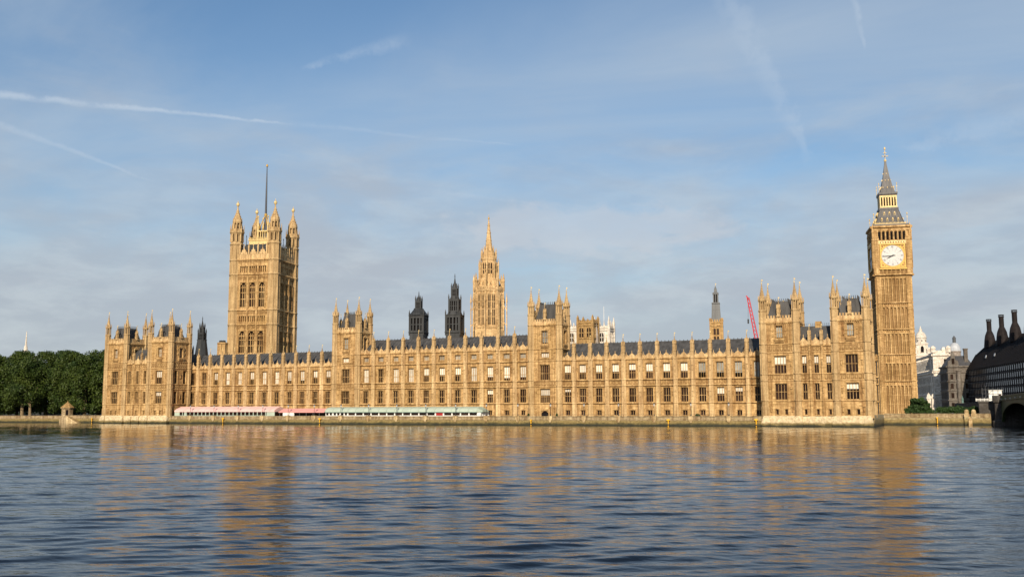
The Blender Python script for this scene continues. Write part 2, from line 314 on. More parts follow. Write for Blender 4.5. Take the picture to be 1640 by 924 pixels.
# ------------------------------------------------------------------ mesh builder
IDENT = (0.0, 0.0, 0.0)
class MB:
    def __init__(s): s.v = []; s.f = []; s.T = IDENT; s.root = s; s.mi = 0; s.spans = []; s.k = 1.0
    def sub(s, mi):                                          # same mesh, second material
        o = MB.__new__(MB); o.v = s.v; o.f = s.f; o.T = IDENT; o.root = s; o.mi = mi; o.spans = s.spans; o.k = 1.0; return o
    def _p(s, pts):
        s.spans.append((len(s.f), s.mi)); return s._p0(pts)
    def at(s, ang=0.0, ox=0.0, oy=0.0): s.T = (ang, ox, oy); return s
    def _p0(s, pts):
        a, ox, oy = s.T; c, q = math.cos(a), math.sin(a); b = len(s.v); k = s.k
        for x, y, z in pts: s.v.append(((c * x - q * y) * k + ox, (q * x + c * y) * k + oy, z))
        return b
    def poly(s, pts): b = s._p(pts); s.f.append(tuple(range(b, b + len(pts))))
    def box(s, x0, x1, y0, y1, z0, z1):
        b = s._p([(x0, y0, z0), (x1, y0, z0), (x1, y1, z0), (x0, y1, z0), (x0, y0, z1), (x1, y0, z1), (x1, y1, z1), (x0, y1, z1)])
        for f in ((3, 2, 1, 0), (4, 5, 6, 7), (0, 1, 5, 4), (1, 2, 6, 5), (2, 3, 7, 6), (3, 0, 4, 7)): s.f.append(tuple(b + i for i in f))
    def loft(s, rings, cap0=True, cap1=True):
        n = len(rings[0]); bs = [s._p(r) for r in rings]
        for a, b in zip(bs, bs[1:]):
            for i in range(n): j = (i + 1) % n; s.f.append((a + i, a + j, b + j, b + i))
        if cap0: s.f.append(tuple(bs[0] + i for i in reversed(range(n))))
        if cap1: s.f.append(tuple(bs[-1] + i for i in range(n)))
    def lathe(s, cx, cy, prof, n=8, rot=None, cap0=True, cap1=True):
        if rot is None: rot = math.pi / n
        s.loft([[(cx + r * math.cos(rot + 2 * math.pi * i / n), cy + r * math.sin(rot + 2 * math.pi * i / n), z) for i in range(n)] for r, z in prof], cap0, cap1)
    def rect(s, cx, cy, prof, cap0=True, cap1=True):       # profile of (half x, half y, z)
        s.loft([[(cx - a, cy - b, z), (cx + a, cy - b, z), (cx + a, cy + b, z), (cx - a, cy + b, z)] for a, b, z in prof], cap0, cap1)
    def extr(s, out, y0, y1):                                # xz outline (ccw seen from -y) pushed along y
        n = len(out); a = s._p([(x, y0, z) for x, z in out]); b = s._p([(x, y1, z) for x, z in out])
        s.f.append(tuple(a + i for i in range(n))); s.f.append(tuple(b + i for i in reversed(range(n))))
        for i in range(n): j = (i + 1) % n; s.f.append((a + j, a + i, b + i, b + j))
    def prismx(s, out, x0, x1):                              # yz outline pushed along x
        n = len(out); a = s._p([(x0, y, z) for y, z in out]); b = s._p([(x1, y, z) for y, z in out])
        s.f.append(tuple(a + i for i in reversed(range(n)))); s.f.append(tuple(b + i for i in range(n)))
        for i in range(n): j = (i + 1) % n; s.f.append((a + i, a + j, b + j, b + i))
    def bar(s, p, q, r, n=4, r2=None):
        p, q = Vector(p), Vector(q); d = (q - p).normalized()
        e = Vector((0, 0, 1)) if abs(d.z) < 0.9 else Vector((1, 0, 0))
        a = d.cross(e).normalized(); b = d.cross(a); r2 = r if r2 is None else r2
        s.loft([[tuple(c + (a * math.cos(2 * math.pi * i / n + .785) + b * math.sin(2 * math.pi * i / n + .785)) * rr) for i in range(n)] for c, rr in ((p, r), (q, r2))])
    def wall(s, x0, x1, z0, z1, ops, depth=0.66, y=0.0):     # front sheet with rectangular openings and reveals
        xs = sorted({x0, x1, *[o[0] for o in ops], *[o[1] for o in ops]}); zs = sorted({z0, z1, *[o[2] for o in ops], *[o[3] for o in ops]})
        for xa, xb in zip(xs, xs[1:]):
            zrun = None
            for za, zb in zip(zs, zs[1:]):
                hole = any(o[0] <= xa and xb <= o[1] and o[2] <= za and zb <= o[3] for o in ops)
                if hole:
                    if zrun is not None: s.poly([(xa, y, zrun), (xb, y, zrun), (xb, y, za), (xa, y, za)]); zrun = None
                elif zrun is None: zrun = za
            if zrun is not None: s.poly([(xa, y, zrun), (xb, y, zrun), (xb, y, z1), (xa, y, z1)])
        d = y + depth
        for a, b, c, e in ops:
            s.poly([(a, y, c), (a, y, e), (a, d, e), (a, d, c)]); s.poly([(b, d, c), (b, d, e), (b, y, e), (b, y, c)])
            s.poly([(a, d, c), (b, d, c), (b, y, c), (a, y, c)]); s.poly([(a, y, e), (b, y, e), (b, d, e), (a, d, e)])
    def archfill(s, x0, x1, zs, z1, y0, y1, n=6):            # spandrels of a pointed arch inside an opening's head
        w = (x1 - x0) / 2; cx = (x0 + x1) / 2; h = z1 - zs
        for sg in (-1, 1):
            pts = []
            for i in range(n + 1):
                t = i / n; pts.append((cx + sg * w * (1 - t ** 1.7), zs + h * math.sin(t * math.pi / 2) ** 0.95))
            out = [(cx + sg * w, z1)] + pts
            if sg > 0: out = out
            else: out = out[::-1]
            s.extr(out, y0, y1)
    def build(s, name, mat, parent=None, sub=(0, 0, 0)):
        me = bpy.data.meshes.new(name)
        v = np.array(s.v, dtype=np.float64) - np.array(sub)
        me.from_pydata(v.tolist(), [], s.f)
        mats = mat if isinstance(mat, (list, tuple)) else [mat]
        for q in mats: me.materials.append(MAT[q] if isinstance(q, str) else q)
        if len(mats) > 1:
            ix = np.zeros(len(s.f), dtype=np.int32)
            for (a, mi), (b, _) in zip(s.spans, s.spans[1:] + [(len(s.f), 0)]): ix[a:b] = mi
            me.polygons.foreach_set('material_index', ix)
        me.validate(); me.update()
        o = bpy.data.objects.new(name, me); col.objects.link(o)
        if parent: o.parent = parent
        return o

class Thing:
    """an Empty at the base; parts are given in world coordinates (rot 0) or in its own xy with world z (flat = local)"""
    def __init__(s, name, label, cat, loc=(0, 0, 0), rot=0.0, group=None, local=False):
        o = bpy.data.objects.new(name, None); col.objects.link(o); o.empty_display_size = 0.5
        o.location = loc; o.rotation_euler = (0, 0, rot); o['label'] = label; o['category'] = cat
        if group: o['group'] = group
        s.o = o; s.sub = (0, 0, loc[2]) if local else tuple(loc)
    def part(s, name, mb, mat, parent=None, label=None):
        o = mb.build(name, mat, parent or s.o, s.sub)
        if label: o['label'] = label
        return o
    def put(s, src, T=IDENT, x=0, y=0, z=0):                 # copy of a kit (object with children, built at its own origin)
        a, ox, oy = T; c, q = math.cos(a), math.sin(a)
        o = src.copy(); col.objects.link(o); o.parent = s.o
        o.location = (c * x - q * y + ox - s.sub[0], q * x + c * y + oy - s.sub[1], z - s.sub[2]); o.rotation_euler = (0, 0, a)
        for ch in KIDS.get(src.name, []):
            k = ch.copy(); col.objects.link(k); k.parent = o
        return o

KIDS = {}; KITS = []
def kit(main, *kids):
    KITS.append(main)
    KIDS[main.name] = list(kids)
    for k in kids: k.parent = main; KITS.append(k)
    return main

def tag(o, label, cat, group=None):
    o['label'] = label; o['category'] = cat
    if group: o['group'] = group
    return o
def struct(o): o['kind'] = 'structure'; return o

# ------------------------------------------------------------------ kits: windows, pinnacles, turrets, crests
WC = {}
def window(w, h, lights=3, transom=0.42, blind=0.0, frame='lime', glass='glass', depth=0.58, pointed=True, low=False, grey=0.0):
    key = (round(w, 2), round(h, 2), lights, transom, blind, frame, glass, pointed, low, grey)
    if key in WC: return WC[key]
    g = MB(); g.box(-w / 2, w / 2, depth, depth + .06, 0, h); G = g.build('window', glass)
    f = MB(); t = 0.05 if w > 1.3 else .035
    f.box(-w / 2, -w / 2 + .06, .36, depth - .01, 0, h); f.box(w / 2 - .06, w / 2, .36, depth - .01, 0, h)
    f.box(-w / 2 + .06, w / 2 - .06, .36, depth - .01, h - .06, h); f.box(-w / 2 + .06, w / 2 - .06, .36, depth - .01, 0, .06)
    for i in range(1, lights):
        x = -w / 2 + w * i / lights; f.box(x - t, x + t, .40, depth - .012, .1, h - .1)
    lw = w / lights
    tz = [h * transom] if transom else []
    for z in tz:
        for i in range(lights):
            a = -w / 2 + i * lw + (t if i else .09); b = -w / 2 + (i + 1) * lw - (t if i < lights - 1 else .09)
            f.box(a, b, .42, depth - .014, z - .06, z + .06)
    if pointed:
        for z1 in [h - .06]:
            for i in range(lights):
                a = -w / 2 + i * lw + (t if i else .09); b = -w / 2 + (i + 1) * lw - (t if i < lights - 1 else .09)
                f.archfill(a, b, z1 - .3, z1, .44, depth - .016, 4)
    F = f.build('frame', frame); kids = [F]
    if blind > 0:
        b = MB()
        if low: b.box(-w / 2 + .05, w / 2 - .05, depth - .006, depth - .001, .05, h * blind)
        else: b.box(-w / 2 + .05, w / 2 - .05, depth - .006, depth - .001, h * (1 - blind), h - .05)
        kids.append(b.build('blind', 'blind'))
    if grey > 0:
        b = MB(); b.box(-w / 2 + .05, w / 2 - .05, depth - .006, depth - .001, h * (1 - grey), h - .05)
        kids.append(b.build('grey_blind', 'greyblind'))
    WC[key] = kit(G, *kids); return G

def spirelet(m, cx, cy, z0, z1, r, n=8, crock=6):
    m.lathe(cx, cy, [(r, z0), (r * .80, z0 + (z1 - z0) * .14), (r * .34, z0 + (z1 - z0) * .58), (.05, z1)], n)
    for i in range(crock):
        t = (i + .7) / (crock + .6); z = z0 + (z1 - z0) * t; rr = r * (1 - t) ** 1.15 * .88 + .03; s = .07 + .11 * r * (1 - t)
        for k in range(4):
            a = math.pi / 4 + k * math.pi / 2 + (math.pi / 4 if n == 8 else 0)
            x, y = cx + rr * math.cos(a), cy + rr * math.sin(a); m.box(x - s, x + s, y - s, y + s, z - s * .8, z + s * .8)

def vane(m, z0, h, s=1.0):
    m.lathe(0, 0, [(.05 * s, z0), (.05 * s, z0 + h)], 6)
    m.lathe(0, 0, [(.04, z0 + .12 * h), (.13 * s, z0 + .22 * h), (.13 * s, z0 + .32 * h), (.04, z0 + .42 * h)], 8)
    m.box(-.02, .30 * s, -.03, .03, z0 + .70 * h, z0 + .92 * h)

def make_pinnacle(h_shaft, h_spire, w=.46):
    m = MB(); m.rect(0, 0, [(w + .1, w + .1, 0), (w + .1, w + .1, .25), (w, w, .4), (w, w, h_shaft * .45)], True, False)
    m.rect(0, 0, [(w + .1, w + .1, h_shaft * .45), (w + .1, w + .1, h_shaft * .5), (w * .9, w * .9, h_shaft * .55), (w * .9, w * .9, h_shaft)], True, True)
    for k in range(4):                                        # blind lancets
        m.at(k * math.pi / 2)
        m.box(-w * .72, -w * .5, -w - .07, -w, h_shaft * .55, h_shaft * .95); m.box(w * .5, w * .72, -w - .07, -w, h_shaft * .55, h_shaft * .95)
        m.extr([(-w * 1.0, h_shaft), (w * 1.0, h_shaft), (0, h_shaft + 1.1)], -w - .08, -w + .25)
    m.at(); spirelet(m, 0, 0, h_shaft, h_shaft + h_spire, w * .95, 4, 5)
    P = m.build('pinnacle', 'turret'); v = MB(); vane(v, h_shaft + h_spire - .15, 1.25); V = v.build('finial', 'goldpale')
    return kit(P, V)

def make_turret(z0, zpar, ztip, r, bands, name='turret', mat='turret'):
    """octagonal corner turret: full-height shaft, open belfry above the parapet, crocketed spire"""
    m = MB(); H = ztip - zpar
    zb0, zb1, zs = zpar + H * .14, zpar + H * .42, zpar + H * .50
    m.lathe(0, 0, [(r * 1.15, z0), (r * 1.15, z0 + 2.6), (r, z0 + 3.2), (r, zb0)], 8, cap0=False, cap1=True)
    for z in bands: m.lathe(0, 0, [(r * 1.02, z - .05), (r * 1.18, z + .08), (r * 1.18, z + .25), (r * 1.0, z + .42)], 8)
    zz = [z0 + 3.2] + [b for b in bands if b > z0 + 3.2] + [zb0]
    for a, b in zip(zz, zz[1:]):                                # thin angle shafts and panels
        if b - a < 1.2: continue
        for k in range(8):
            t = math.pi / 8 + k * math.pi / 4; x, y = r * math.cos(t), r * math.sin(t)
            m.lathe(x, y, [(.11, a + .4), (.11, b - .1)], 4, cap0=False, cap1=False)
    for k in range(8):
        t = math.pi / 8 + k * math.pi / 4; x, y = r * .88 * math.cos(t), r * .88 * math.sin(t)
        m.lathe(x, y, [(r * .17, zb0), (r * .17, zb1)], 4)
        x, y = r * 1.05 * math.cos(t), r * 1.05 * math.sin(t); m.lathe(x, y, [(.12, zb1), (.12, zb1 + .7), (.02, zb1 + 1.4)], 4)
    m.lathe(0, 0, [(r * .45, zb0), (r * .45, zb1)], 8, cap0=False, cap1=False)
    m.lathe(0, 0, [(r * 1.12, zb0 - .2), (r * 1.2, zb0), (r * 1.2, zb0 + .15), (r, zb0 + .3)], 8)
    m.lathe(0, 0, [(r * .95, zb1 - .35), (r * 1.18, zb1 - .1), (r * 1.18, zb1 + .2), (r * .80, zb1 + .25), (r * .70, zs)], 8)
    spirelet(m, 0, 0, zs, ztip - 1.1, r * .74, 8, 7)
    T = m.build(name, mat); v = MB(); vane(v, ztip - 1.5, 1.5, 1.15); V = v.build('finial', 'goldpale')
    return kit(T, V)

def make_crest(w, h):
    m = MB(); k = w / 2
    m.extr([(-k, 0), (k, 0), (k, .28 * h), (.62 * k, .30 * h), (.58 * k, .52 * h), (.30 * k, .55 * h), (.26 * k, .74 * h), (.10 * k, .78 * h), (0, h), (-.10 * k, .78 * h),
            (-.26 * k, .74 * h), (-.30 * k, .55 * h), (-.58 * k, .52 * h), (-.62 * k, .30 * h), (-k, .28 * h)], -.12, .16)
    m.box(-.16, .16, -.22, -.12, .18 * h, .50 * h); m.lathe(0, 0, [(.07, h * .95), (.14, h * 1.05), (.03, h * 1.35)], 4)
    return kit(m.build('crest', 'trim'))

def parapet(m, x0, x1, z0, z1, step=.72, th=.35):
    """pierced battlement between x0 and x1 (front at y=0)"""
    m.box(x0, x1, -.18, th, z0, z0 + .28); zc = z0 + .28
    n = max(2, int(round((x1 - x0) / step))); d = (x1 - x0) / n; hm = (z1 - zc)
    m.box(x0, x1, -.02, th - .08, zc, zc + hm * .52)
    for i in range(n):
        a = x0 + i * d
        m.box(a + d * .16, a + d * .74, -.10, th - .02, zc, zc + hm); m.box(a + d * .10, a + d * .80, -.15, th + .04, zc + hm, zc + hm + .1)

def string(m, x0, x1, z, h=.40, p=.55):
    m.prismx([(-p, z), (0.02, z - .14), (0.02, z + h), (-p * .55, z + h), (-p, z + h * .55)], x0, x1)

def ribs(m, x0, x1, z0, z1, n, w=.10, p=.10):
    for i in range(n):
        x = x0 + (x1 - x0) * (i + .5) / n; m.box(x - w / 2, x + w / 2, -p, 0.01, z0, z1)

def shield_frieze(m, c, x0, x1, z0, z1):
    """carved band: c gets the sunk panels, m the raised frame and coats of arms"""
    n = max(2, int(round((x1 - x0) / .95))); d = (x1 - x0) / n
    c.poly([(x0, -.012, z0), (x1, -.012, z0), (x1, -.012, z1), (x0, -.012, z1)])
    for i in range(n + 1):
        x = x0 + i * d; m.box(x - .07, x + .07, -.14, 0, z0, z1)
    for i in range(n):
        x = x0 + (i + .5) * d; h = z1 - z0; s = .24 if (i % 2 == n // 2 % 2) else .15
        m.extr([(x - s, z0 + h * .72), (x - s, z0 + h * .42), (x, z0 + h * .16), (x + s, z0 + h * .42), (x + s, z0 + h * .72)], -.16, -.01)
        m.box(x - s * .7, x + s * .7, -.14, -.01, z0 + h * .76, z0 + h * .92)

BUT = {}
def buttress_kit(z0, z1, bands):
    k = (z1, len(bands))
    if k not in BUT:
        m = MB(); buttress(m, 0, z0, z1, bands); BUT[k] = kit(m.build('buttress', 'trim'))
    return BUT[k]
def buttress(m, x, z0, z1, bands, w=.70, p=.80):
    out = lambda w_, p_, z: [(x - w_, .1, z), (x - w_, -p_ * .45, z), (x - w_ * .5, -p_, z), (x + w_ * .5, -p_, z), (x + w_, -p_ * .45, z), (x + w_, .1, z)][::1]
    m.loft([out(w * 1.14, p * 1.15, z0), out(w * 1.14, p * 1.15, z0 + 3.4), out(w, p, z0 + 3.8), out(w, p, z1)])
    for z in bands: m.loft([out(w * 1.02, p * 1.02, z - .12), out(w * 1.2, p * 1.2, z), out(w * 1.2, p * 1.2, z + .2), out(w * 1.0, p * 1.0, z + .36)])
    zs = sorted([z0 + 3.8] + [b for b in bands if b > z0 + 4] + [z1])
    for a, b in zip(zs, zs[1:]):
        if b - a < 2: continue
        m.box(x - w * .5 - .05, x - w * .5 + .05, -p - .06, -p + .1, a + .5, b - .2); m.box(x + w * .5 - .05, x + w * .5 + .05, -p - .06, -p + .1, a + .5, b - .2)
        zc = a + (b - a) * .55                                  # statue under a canopy
        m.lathe(x, -p - .06, [(.17, zc - .55), (.20, zc - .1), (.16, zc + .25), (.10, zc + .5)], 6); m.box(x - .24, x + .24, -p - .28, -p, zc + .62, zc + .8)
        m.box(x - .2, x + .2, -p - .22, -p, zc - .72, zc - .55)

# ------------------------------------------------------------------ ground and river
ZT = 2.45
g = MB()
gp = [(-3000, -4.2), (-8.3, -4.2), (-8.3, -9.6), (248.8, -9.6), (248.8, 20.6), (275.2, 20.6), (275.2, 46), (3000, 46), (3000, 6000), (-3000, 6000)]
g.poly([(x, y, ZT) for x, y in gp])
go = struct(g.build('ground', 'ground'))

def make_water():
    # fan of points round the near bank: fine close by, coarser far off; wave components shorter than the local mesh are left to the bump
    nr, na = 1300, 640
    r = 9.0 * (520.0 / 9.0) ** (np.linspace(0, 1, nr) ** 0.93)
    a = np.linspace(-R(47), R(47), na)
    rr, aa = np.meshgrid(r, a, indexing='ij')
    ang = math.pi / 2 + YAW - aa
    X = CAM.x + rr * np.cos(ang); Y = CAM.y + rr * np.sin(ang)
    dr = np.gradient(r)[:, None] * np.ones_like(rr); da = rr * (a[1] - a[0]); dx = np.maximum(dr, da * 0.6)
    Z = np.zeros_like(X)
    main = YAW + R(-90) + R(4)                                   # waves run towards the camera bank
    for i in range(190):
        lam = 0.34 * (5.2 / 0.34) ** (rng.random() ** 1.4)
        th = main + rng.normal(0, R(13)); k = 2 * math.pi / lam
        slope = WAVE * (0.6 + 0.8 * rng.random()) * min(1.0, (lam / 0.6) ** 0.4) * (1.0 if lam < 2.2 else (2.2 / lam) ** 0.7)
        amp = slope / k
        fade = np.clip((lam / dx - 2.5) / 2.5, 0, 1)
        ph = k * (X * math.cos(th) + Y * math.sin(th)) + rng.random() * 6.283
        Z += amp * fade * (np.sin(ph) - 0.28 * np.cos(2 * ph))
    v = np.stack([X, Y, Z], -1).reshape(-1, 3)
    idx = np.arange(nr * na).reshape(nr, na)
    f = np.stack([idx[:-1, :-1], idx[:-1, 1:], idx[1:, 1:], idx[1:, :-1]], -1).reshape(-1, 4)[:, ::-1]
    me = bpy.data.meshes.new('river_water')
    me.vertices.add(len(v)); me.vertices.foreach_set('co', v.ravel())
    me.loops.add(f.size); me.loops.foreach_set('vertex_index', f.ravel().astype(np.int32))
    me.polygons.add(len(f)); me.polygons.foreach_set('loop_start', (np.arange(len(f)) * 4).astype(np.int32))
    me.update(); me.validate()
    me.polygons.foreach_set('use_smooth', np.ones(len(f), dtype=bool)); me.update()
    me.materials.append(MAT['water'])
    o = bpy.data.objects.new('river_water', me); col.objects.link(o); struct(o)
    s = MB(); s.poly([(-4000, -3000, -.75), (4000, -3000, -.75), (4000, 300, -.75), (-4000, 300, -.75)])
    struct(s.build('outer_water', 'water'))
WAVE = 0.0108
make_water()

# ------------------------------------------------------------------ river front: three wings
ZG = (2.45, 6.1, 11.0, 12.7, 18.5)
WING_PIN = make_pinnacle(3.6, 2.2)
CRESTW = make_crest(2.3, 1.35)
def wing(name, label, lines, x0, x1, third, blinds, row1, y_front=0.0, ridge=23.8, gw=True):
    t = Thing(name, label, 'building', ((x0 + x1) / 2, 0, ZT))
    w = MB(); c = w.sub(1); p = MB(); top = 22.0 if third else 18.5
    ed = [x0] + [l for l in lines if x0 + 1 < l < x1 - 1] + [x1]
    bands = [6.1, 11.0, 12.7, 18.5] + ([22.0] if third else [])
    WW = 2.06
    for i, (a, b) in enumerate(zip(ed, ed[1:])):
        cx = (a + b) / 2; h = WW / 2; ops = [(cx - h, cx + h, 6.5, 10.4), (cx - h, cx + h, 12.98, 17.3)]
        if gw: ops.append((cx - .68, cx + .68, 2.72, 4.15))
        if third: ops.append((cx - h, cx + h, 19.65, 21.05))
        w.wall(a, b, ZT - .3, top, ops)
        if gw:
            t.put(window(1.36, 1.43, 2, 0, 0, pointed=False), IDENT, cx, 0, 2.72)
            w.box(cx - .95, cx + .95, -.16, 0, 4.28, 4.42); w.box(cx - .95, cx - .82, -.14, 0, 3.6, 4.28); w.box(cx + .82, cx + .95, -.14, 0, 3.6, 4.28)
        k1 = row1[i % len(row1)]; k2 = blinds[i % len(blinds)]
        t.put(window(WW, 3.9, 3, .46, k1), IDENT, cx, 0, 6.5)
        if isinstance(k2, tuple): t.put(window(WW, 4.32, 3, .42, k2[0], low=True, grey=k2[1]), IDENT, cx, 0, 12.98)
        else: t.put(window(WW, 4.32, 3, .42, k2), IDENT, cx, 0, 12.98)
        if third: t.put(window(WW, 1.4, 4, 0, 0, grey=.97), IDENT, cx, 0, 19.65)
        # frame mouldings, ribs, niches
        for za, zb, zs, ze in ((6.5, 10.4, 6.4, 10.85), (12.98, 17.3, 13.05, 18.3)) + (((19.65, 21.05, 18.9, 21.7),) if third else ()):
            for sg in (-1, 1):
                xe = cx + sg * (h + .11); w.box(xe - .10, xe + .10, -.16, 0, za - .05, zb + .15)
                x_in, x_out = cx + sg * (h + .24), (b - .6 if sg > 0 else a + .6)
                lo, hi = min(x_in, x_out), max(x_in, x_out)
                ribs(w, lo, hi, zs, ze, 2, .10, .08)
                for q in range(3):
                    z = zs + (ze - zs) * (q + .75) / 3.2; w.box(lo + .04, hi - .04, -.07, 0, z, z + .12)
                if zb - za > 3:
                    xm = (lo + hi) / 2; z = zs + (ze - zs) * .52
                    w.lathe(xm, -.12, [(.13, z - .45), (.16, z), (.11, z + .4)], 6); w.box(xm - .2, xm + .2, -.3, 0, z + .5, z + .68)
            w.box(cx - h - .25, cx + h + .25, -.20, 0, zb + .15, zb + .32)
            m_ = (ze - zb - .34)
            if m_ > .3: ribs(w, cx - h, cx + h, zb + .34, ze, 7, .08, .10)
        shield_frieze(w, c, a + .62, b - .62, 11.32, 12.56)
        if third:
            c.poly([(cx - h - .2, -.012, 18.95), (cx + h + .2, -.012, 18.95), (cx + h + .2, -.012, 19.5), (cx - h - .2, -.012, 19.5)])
            ribs(w, cx - h - .2, cx + h + .2, 18.95, 19.5, 6, .09, .1)
        for sg in (-1, 1): w.box(cx + sg * 1.6 - .3, cx + sg * 1.6 + .3, -.08, 0, 4.6, 5.6)
        pa, pb = a + .55, b - .55; p = MB()
        parapet(p, pa, cx - 1.15, top + .42, top + 1.25); parapet(p, cx + 1.15, pb, top + .42, top + 1.25)
        t.put(CRESTW, IDENT, cx, .02, top + .7); p.box(cx - 1.15, cx + 1.15, -.12, .3, top + .42, top + 1.0)
        for fx in (cx - 1.7, cx + 1.7): p.lathe(fx, .1, [(.10, top + 1.1), (.13, top + 1.6), (.03, top + 2.2)], 4)
        t.part('parapet', p, 'trim')
    for z in bands[:-1]: string(w, x0, x1, z)
    string(w, x0, x1, top, .42, .36)
    string(w, x0, x1, 3.1 - .5, .2, .3)
    for l in lines:
        if x0 + 1 < l < x1 - 1:
            t.put(buttress_kit(ZT - .3, top + .4, bands), IDENT, l, 0, 0); t.put(WING_PIN, IDENT, l, -.25, top + .4)
    w.box(x0, x1, .67, 15.5, ZT - .3, top + .1)
    t.part('wall', w, ['lime', 'carved', 'trim'])
    r = MB(); e = top + .35
    r.prismx([(1.4, e), (14.6, e), (8.2, ridge), (7.8, ridge)], x0, x1)
    n = int((x1 - x0) / 1.1)
    for i in range(n):                                          # standing seams and ridge cresting
        x = x0 + (i + .5) * (x1 - x0) / n
        r.prismx([(1.38, e + .02), (7.8, ridge + .02), (7.8, ridge + .09), (1.30, e + .09)], x - .05, x + .05)
        r.box(x - .09, x + .09, 7.95, 8.05, ridge, ridge + .42)
    r.box(x0, x1, 7.9, 8.1, ridge - .05, ridge + .14)
    rf = t.part('roof', r, 'roof')
    return t
LL = [25.7 + 5.2 * i for i in range(12)]
CL = [92.0 + 5.52 * i for i in range(12)]
RL = [161.9 + 4.4] + [166.2 + 5.01 * i for i in range(0, 12)]
RL = sorted(set(round(x, 2) for x in RL if x != 166.3))
wing('palace_wing', 'low gothic stone wing with pink marquees along its foot', LL, 20.6, 82.6, False,
     [0, 0, .55, 1, 1, .55, 1, 1, .72, .72, .5, .5], [0])
wing('palace_range', 'taller gothic centre range between two turreted towers, long green marquee at its foot', CL[1:-1], 92.0, 152.4, True,
     [1, 0, 1, 1, .5, .5, .5, 1, .7, .8, .75], [0, 0, 0, 0, 0, 0, 0, 0, .35, 0, 0], ridge=27.0)
wing('palace_wing', 'low gothic stone wing with a bare terrace at its foot, red crane behind', RL, 161.9, 221.6, False,
     [.5, .5, .5, .5, .4, .5, .52, .52, (.36, .97), (.34, .97), (.3, .97), (.0, .95)], [.22, 0, 0, 0, 0, 0, 0, 0, 0, .45, .3, 0])

# ------------------------------------------------------------------ towers of the river front
def tower_roof(m, cx, cy, hx, hy, z0, z1):
    m.rect(cx, cy, [(hx, hy, z0), (hx * .60, hy * .60, z1), (hx * .60, hy * .60, z1 + .2)])
    for i in range(9):
        x = cx + hx * .58 * (i / 4 - 1)
        for y in (cy - hy * .6, cy + hy * .6): m.box(x - .07, x + .07, y - .05, y + .05, z1 + .2, z1 + .95)
        y = cy + hy * .58 * (i / 4 - 1)
        for xx in (cx - hx * .6, cx + hx * .6): m.box(xx - .05, xx + .05, y - .07, y + .07, z1 + .2, z1 + .95)
    for k in range(7):                                          # rolls on the slopes
        u = k / 3 - 1
        for sy in (-1, 1): m.bar((cx + u * hx * .93, cy + sy * hy, z0), (cx + u * hx * .56, cy + sy * hy * .6, z1), .07)
        for sx in (-1, 1): m.bar((cx + sx * hx, cy + u * hy * .93, z0), (cx + sx * hx * .6, cy + u * hy * .56, z1), .07)
    for sy in (-1, 1):                                          # small gabled lucarne on each slope
        m.prismx([(cy + sy * hy * .92, z0 + (z1 - z0) * .25), (cy + sy * hy * .92, z0 + (z1 - z0) * .6), (cy + sy * hy * .66, z0 + (z1 - z0) * .6)][::sy], cx - .5, cx + .5)

def face_upper(t, w, c, p, T, hw, z0, zc, zp, win, oriel=False):
    """upper storey of a tower face, half width hw, centred on x=0; win = (w, z0, z1, lights)"""
    p = MB(); w.at(*T); c.at(*T); p.at(*T)
    ww, a, b, n = win
    w.wall(-hw, hw, z0, zc, [(-ww / 2, ww / 2, a, b)])
    t.put(window(ww, b - a, n, .5, 0, grey=.9), T, 0, 0, a)
    for sg in (-1, 1):
        w.box(sg * (ww / 2 + .12) - .12, sg * (ww / 2 + .12) + .12, -.3, 0, a - .3, b + .2)
        ribs(w, min(sg * (ww / 2 + .4), sg * (hw - .9)), max(sg * (ww / 2 + .4), sg * (hw - .9)), z0 + .4, zc - .5, 4, .1, .12)
        for q in (.2, .42, .64, .86):
            z = z0 + (zc - z0) * q; lo, hi = sorted((sg * (ww / 2 + .5), sg * (hw - 1.0))); w.box(lo, hi, -.08, 0, z, z + .14)
        x = sg * (ww / 2 + .75)
        for q in (.35, .6): z = z0 + (zc - z0) * q; w.box(x - .17, x + .17, -.26, 0, z, z + .75)
    w.box(-ww / 2 - .3, ww / 2 + .3, -.34, 0, b + .2, b + .42); w.extr([(-ww / 2 - .2, b + .42), (ww / 2 + .2, b + .42), (0, b + 1.15)], -.3, 0)
    w.box(-ww / 2 - .45, ww / 2 + .45, -.5, 0, a - .55, a - .1); w.box(-ww / 2 - .3, ww / 2 + .3, -.4, 0, a - 1.1, a - .55)
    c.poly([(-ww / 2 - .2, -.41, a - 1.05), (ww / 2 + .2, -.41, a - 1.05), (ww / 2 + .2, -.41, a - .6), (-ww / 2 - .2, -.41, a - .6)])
    string(w, -hw, hw, zc, .45, .4)
    for i in range(int(hw * 2 / .5)): x = -hw + .25 + i * .5; w.box(x - .1, x + .1, -.3, 0, zc - .35, zc - .05)
    parapet(p, -hw + .7, hw - .7, zc + .45, zp, .75)
    t.part('parapet', p, 'trim'); w.at(); c.at()

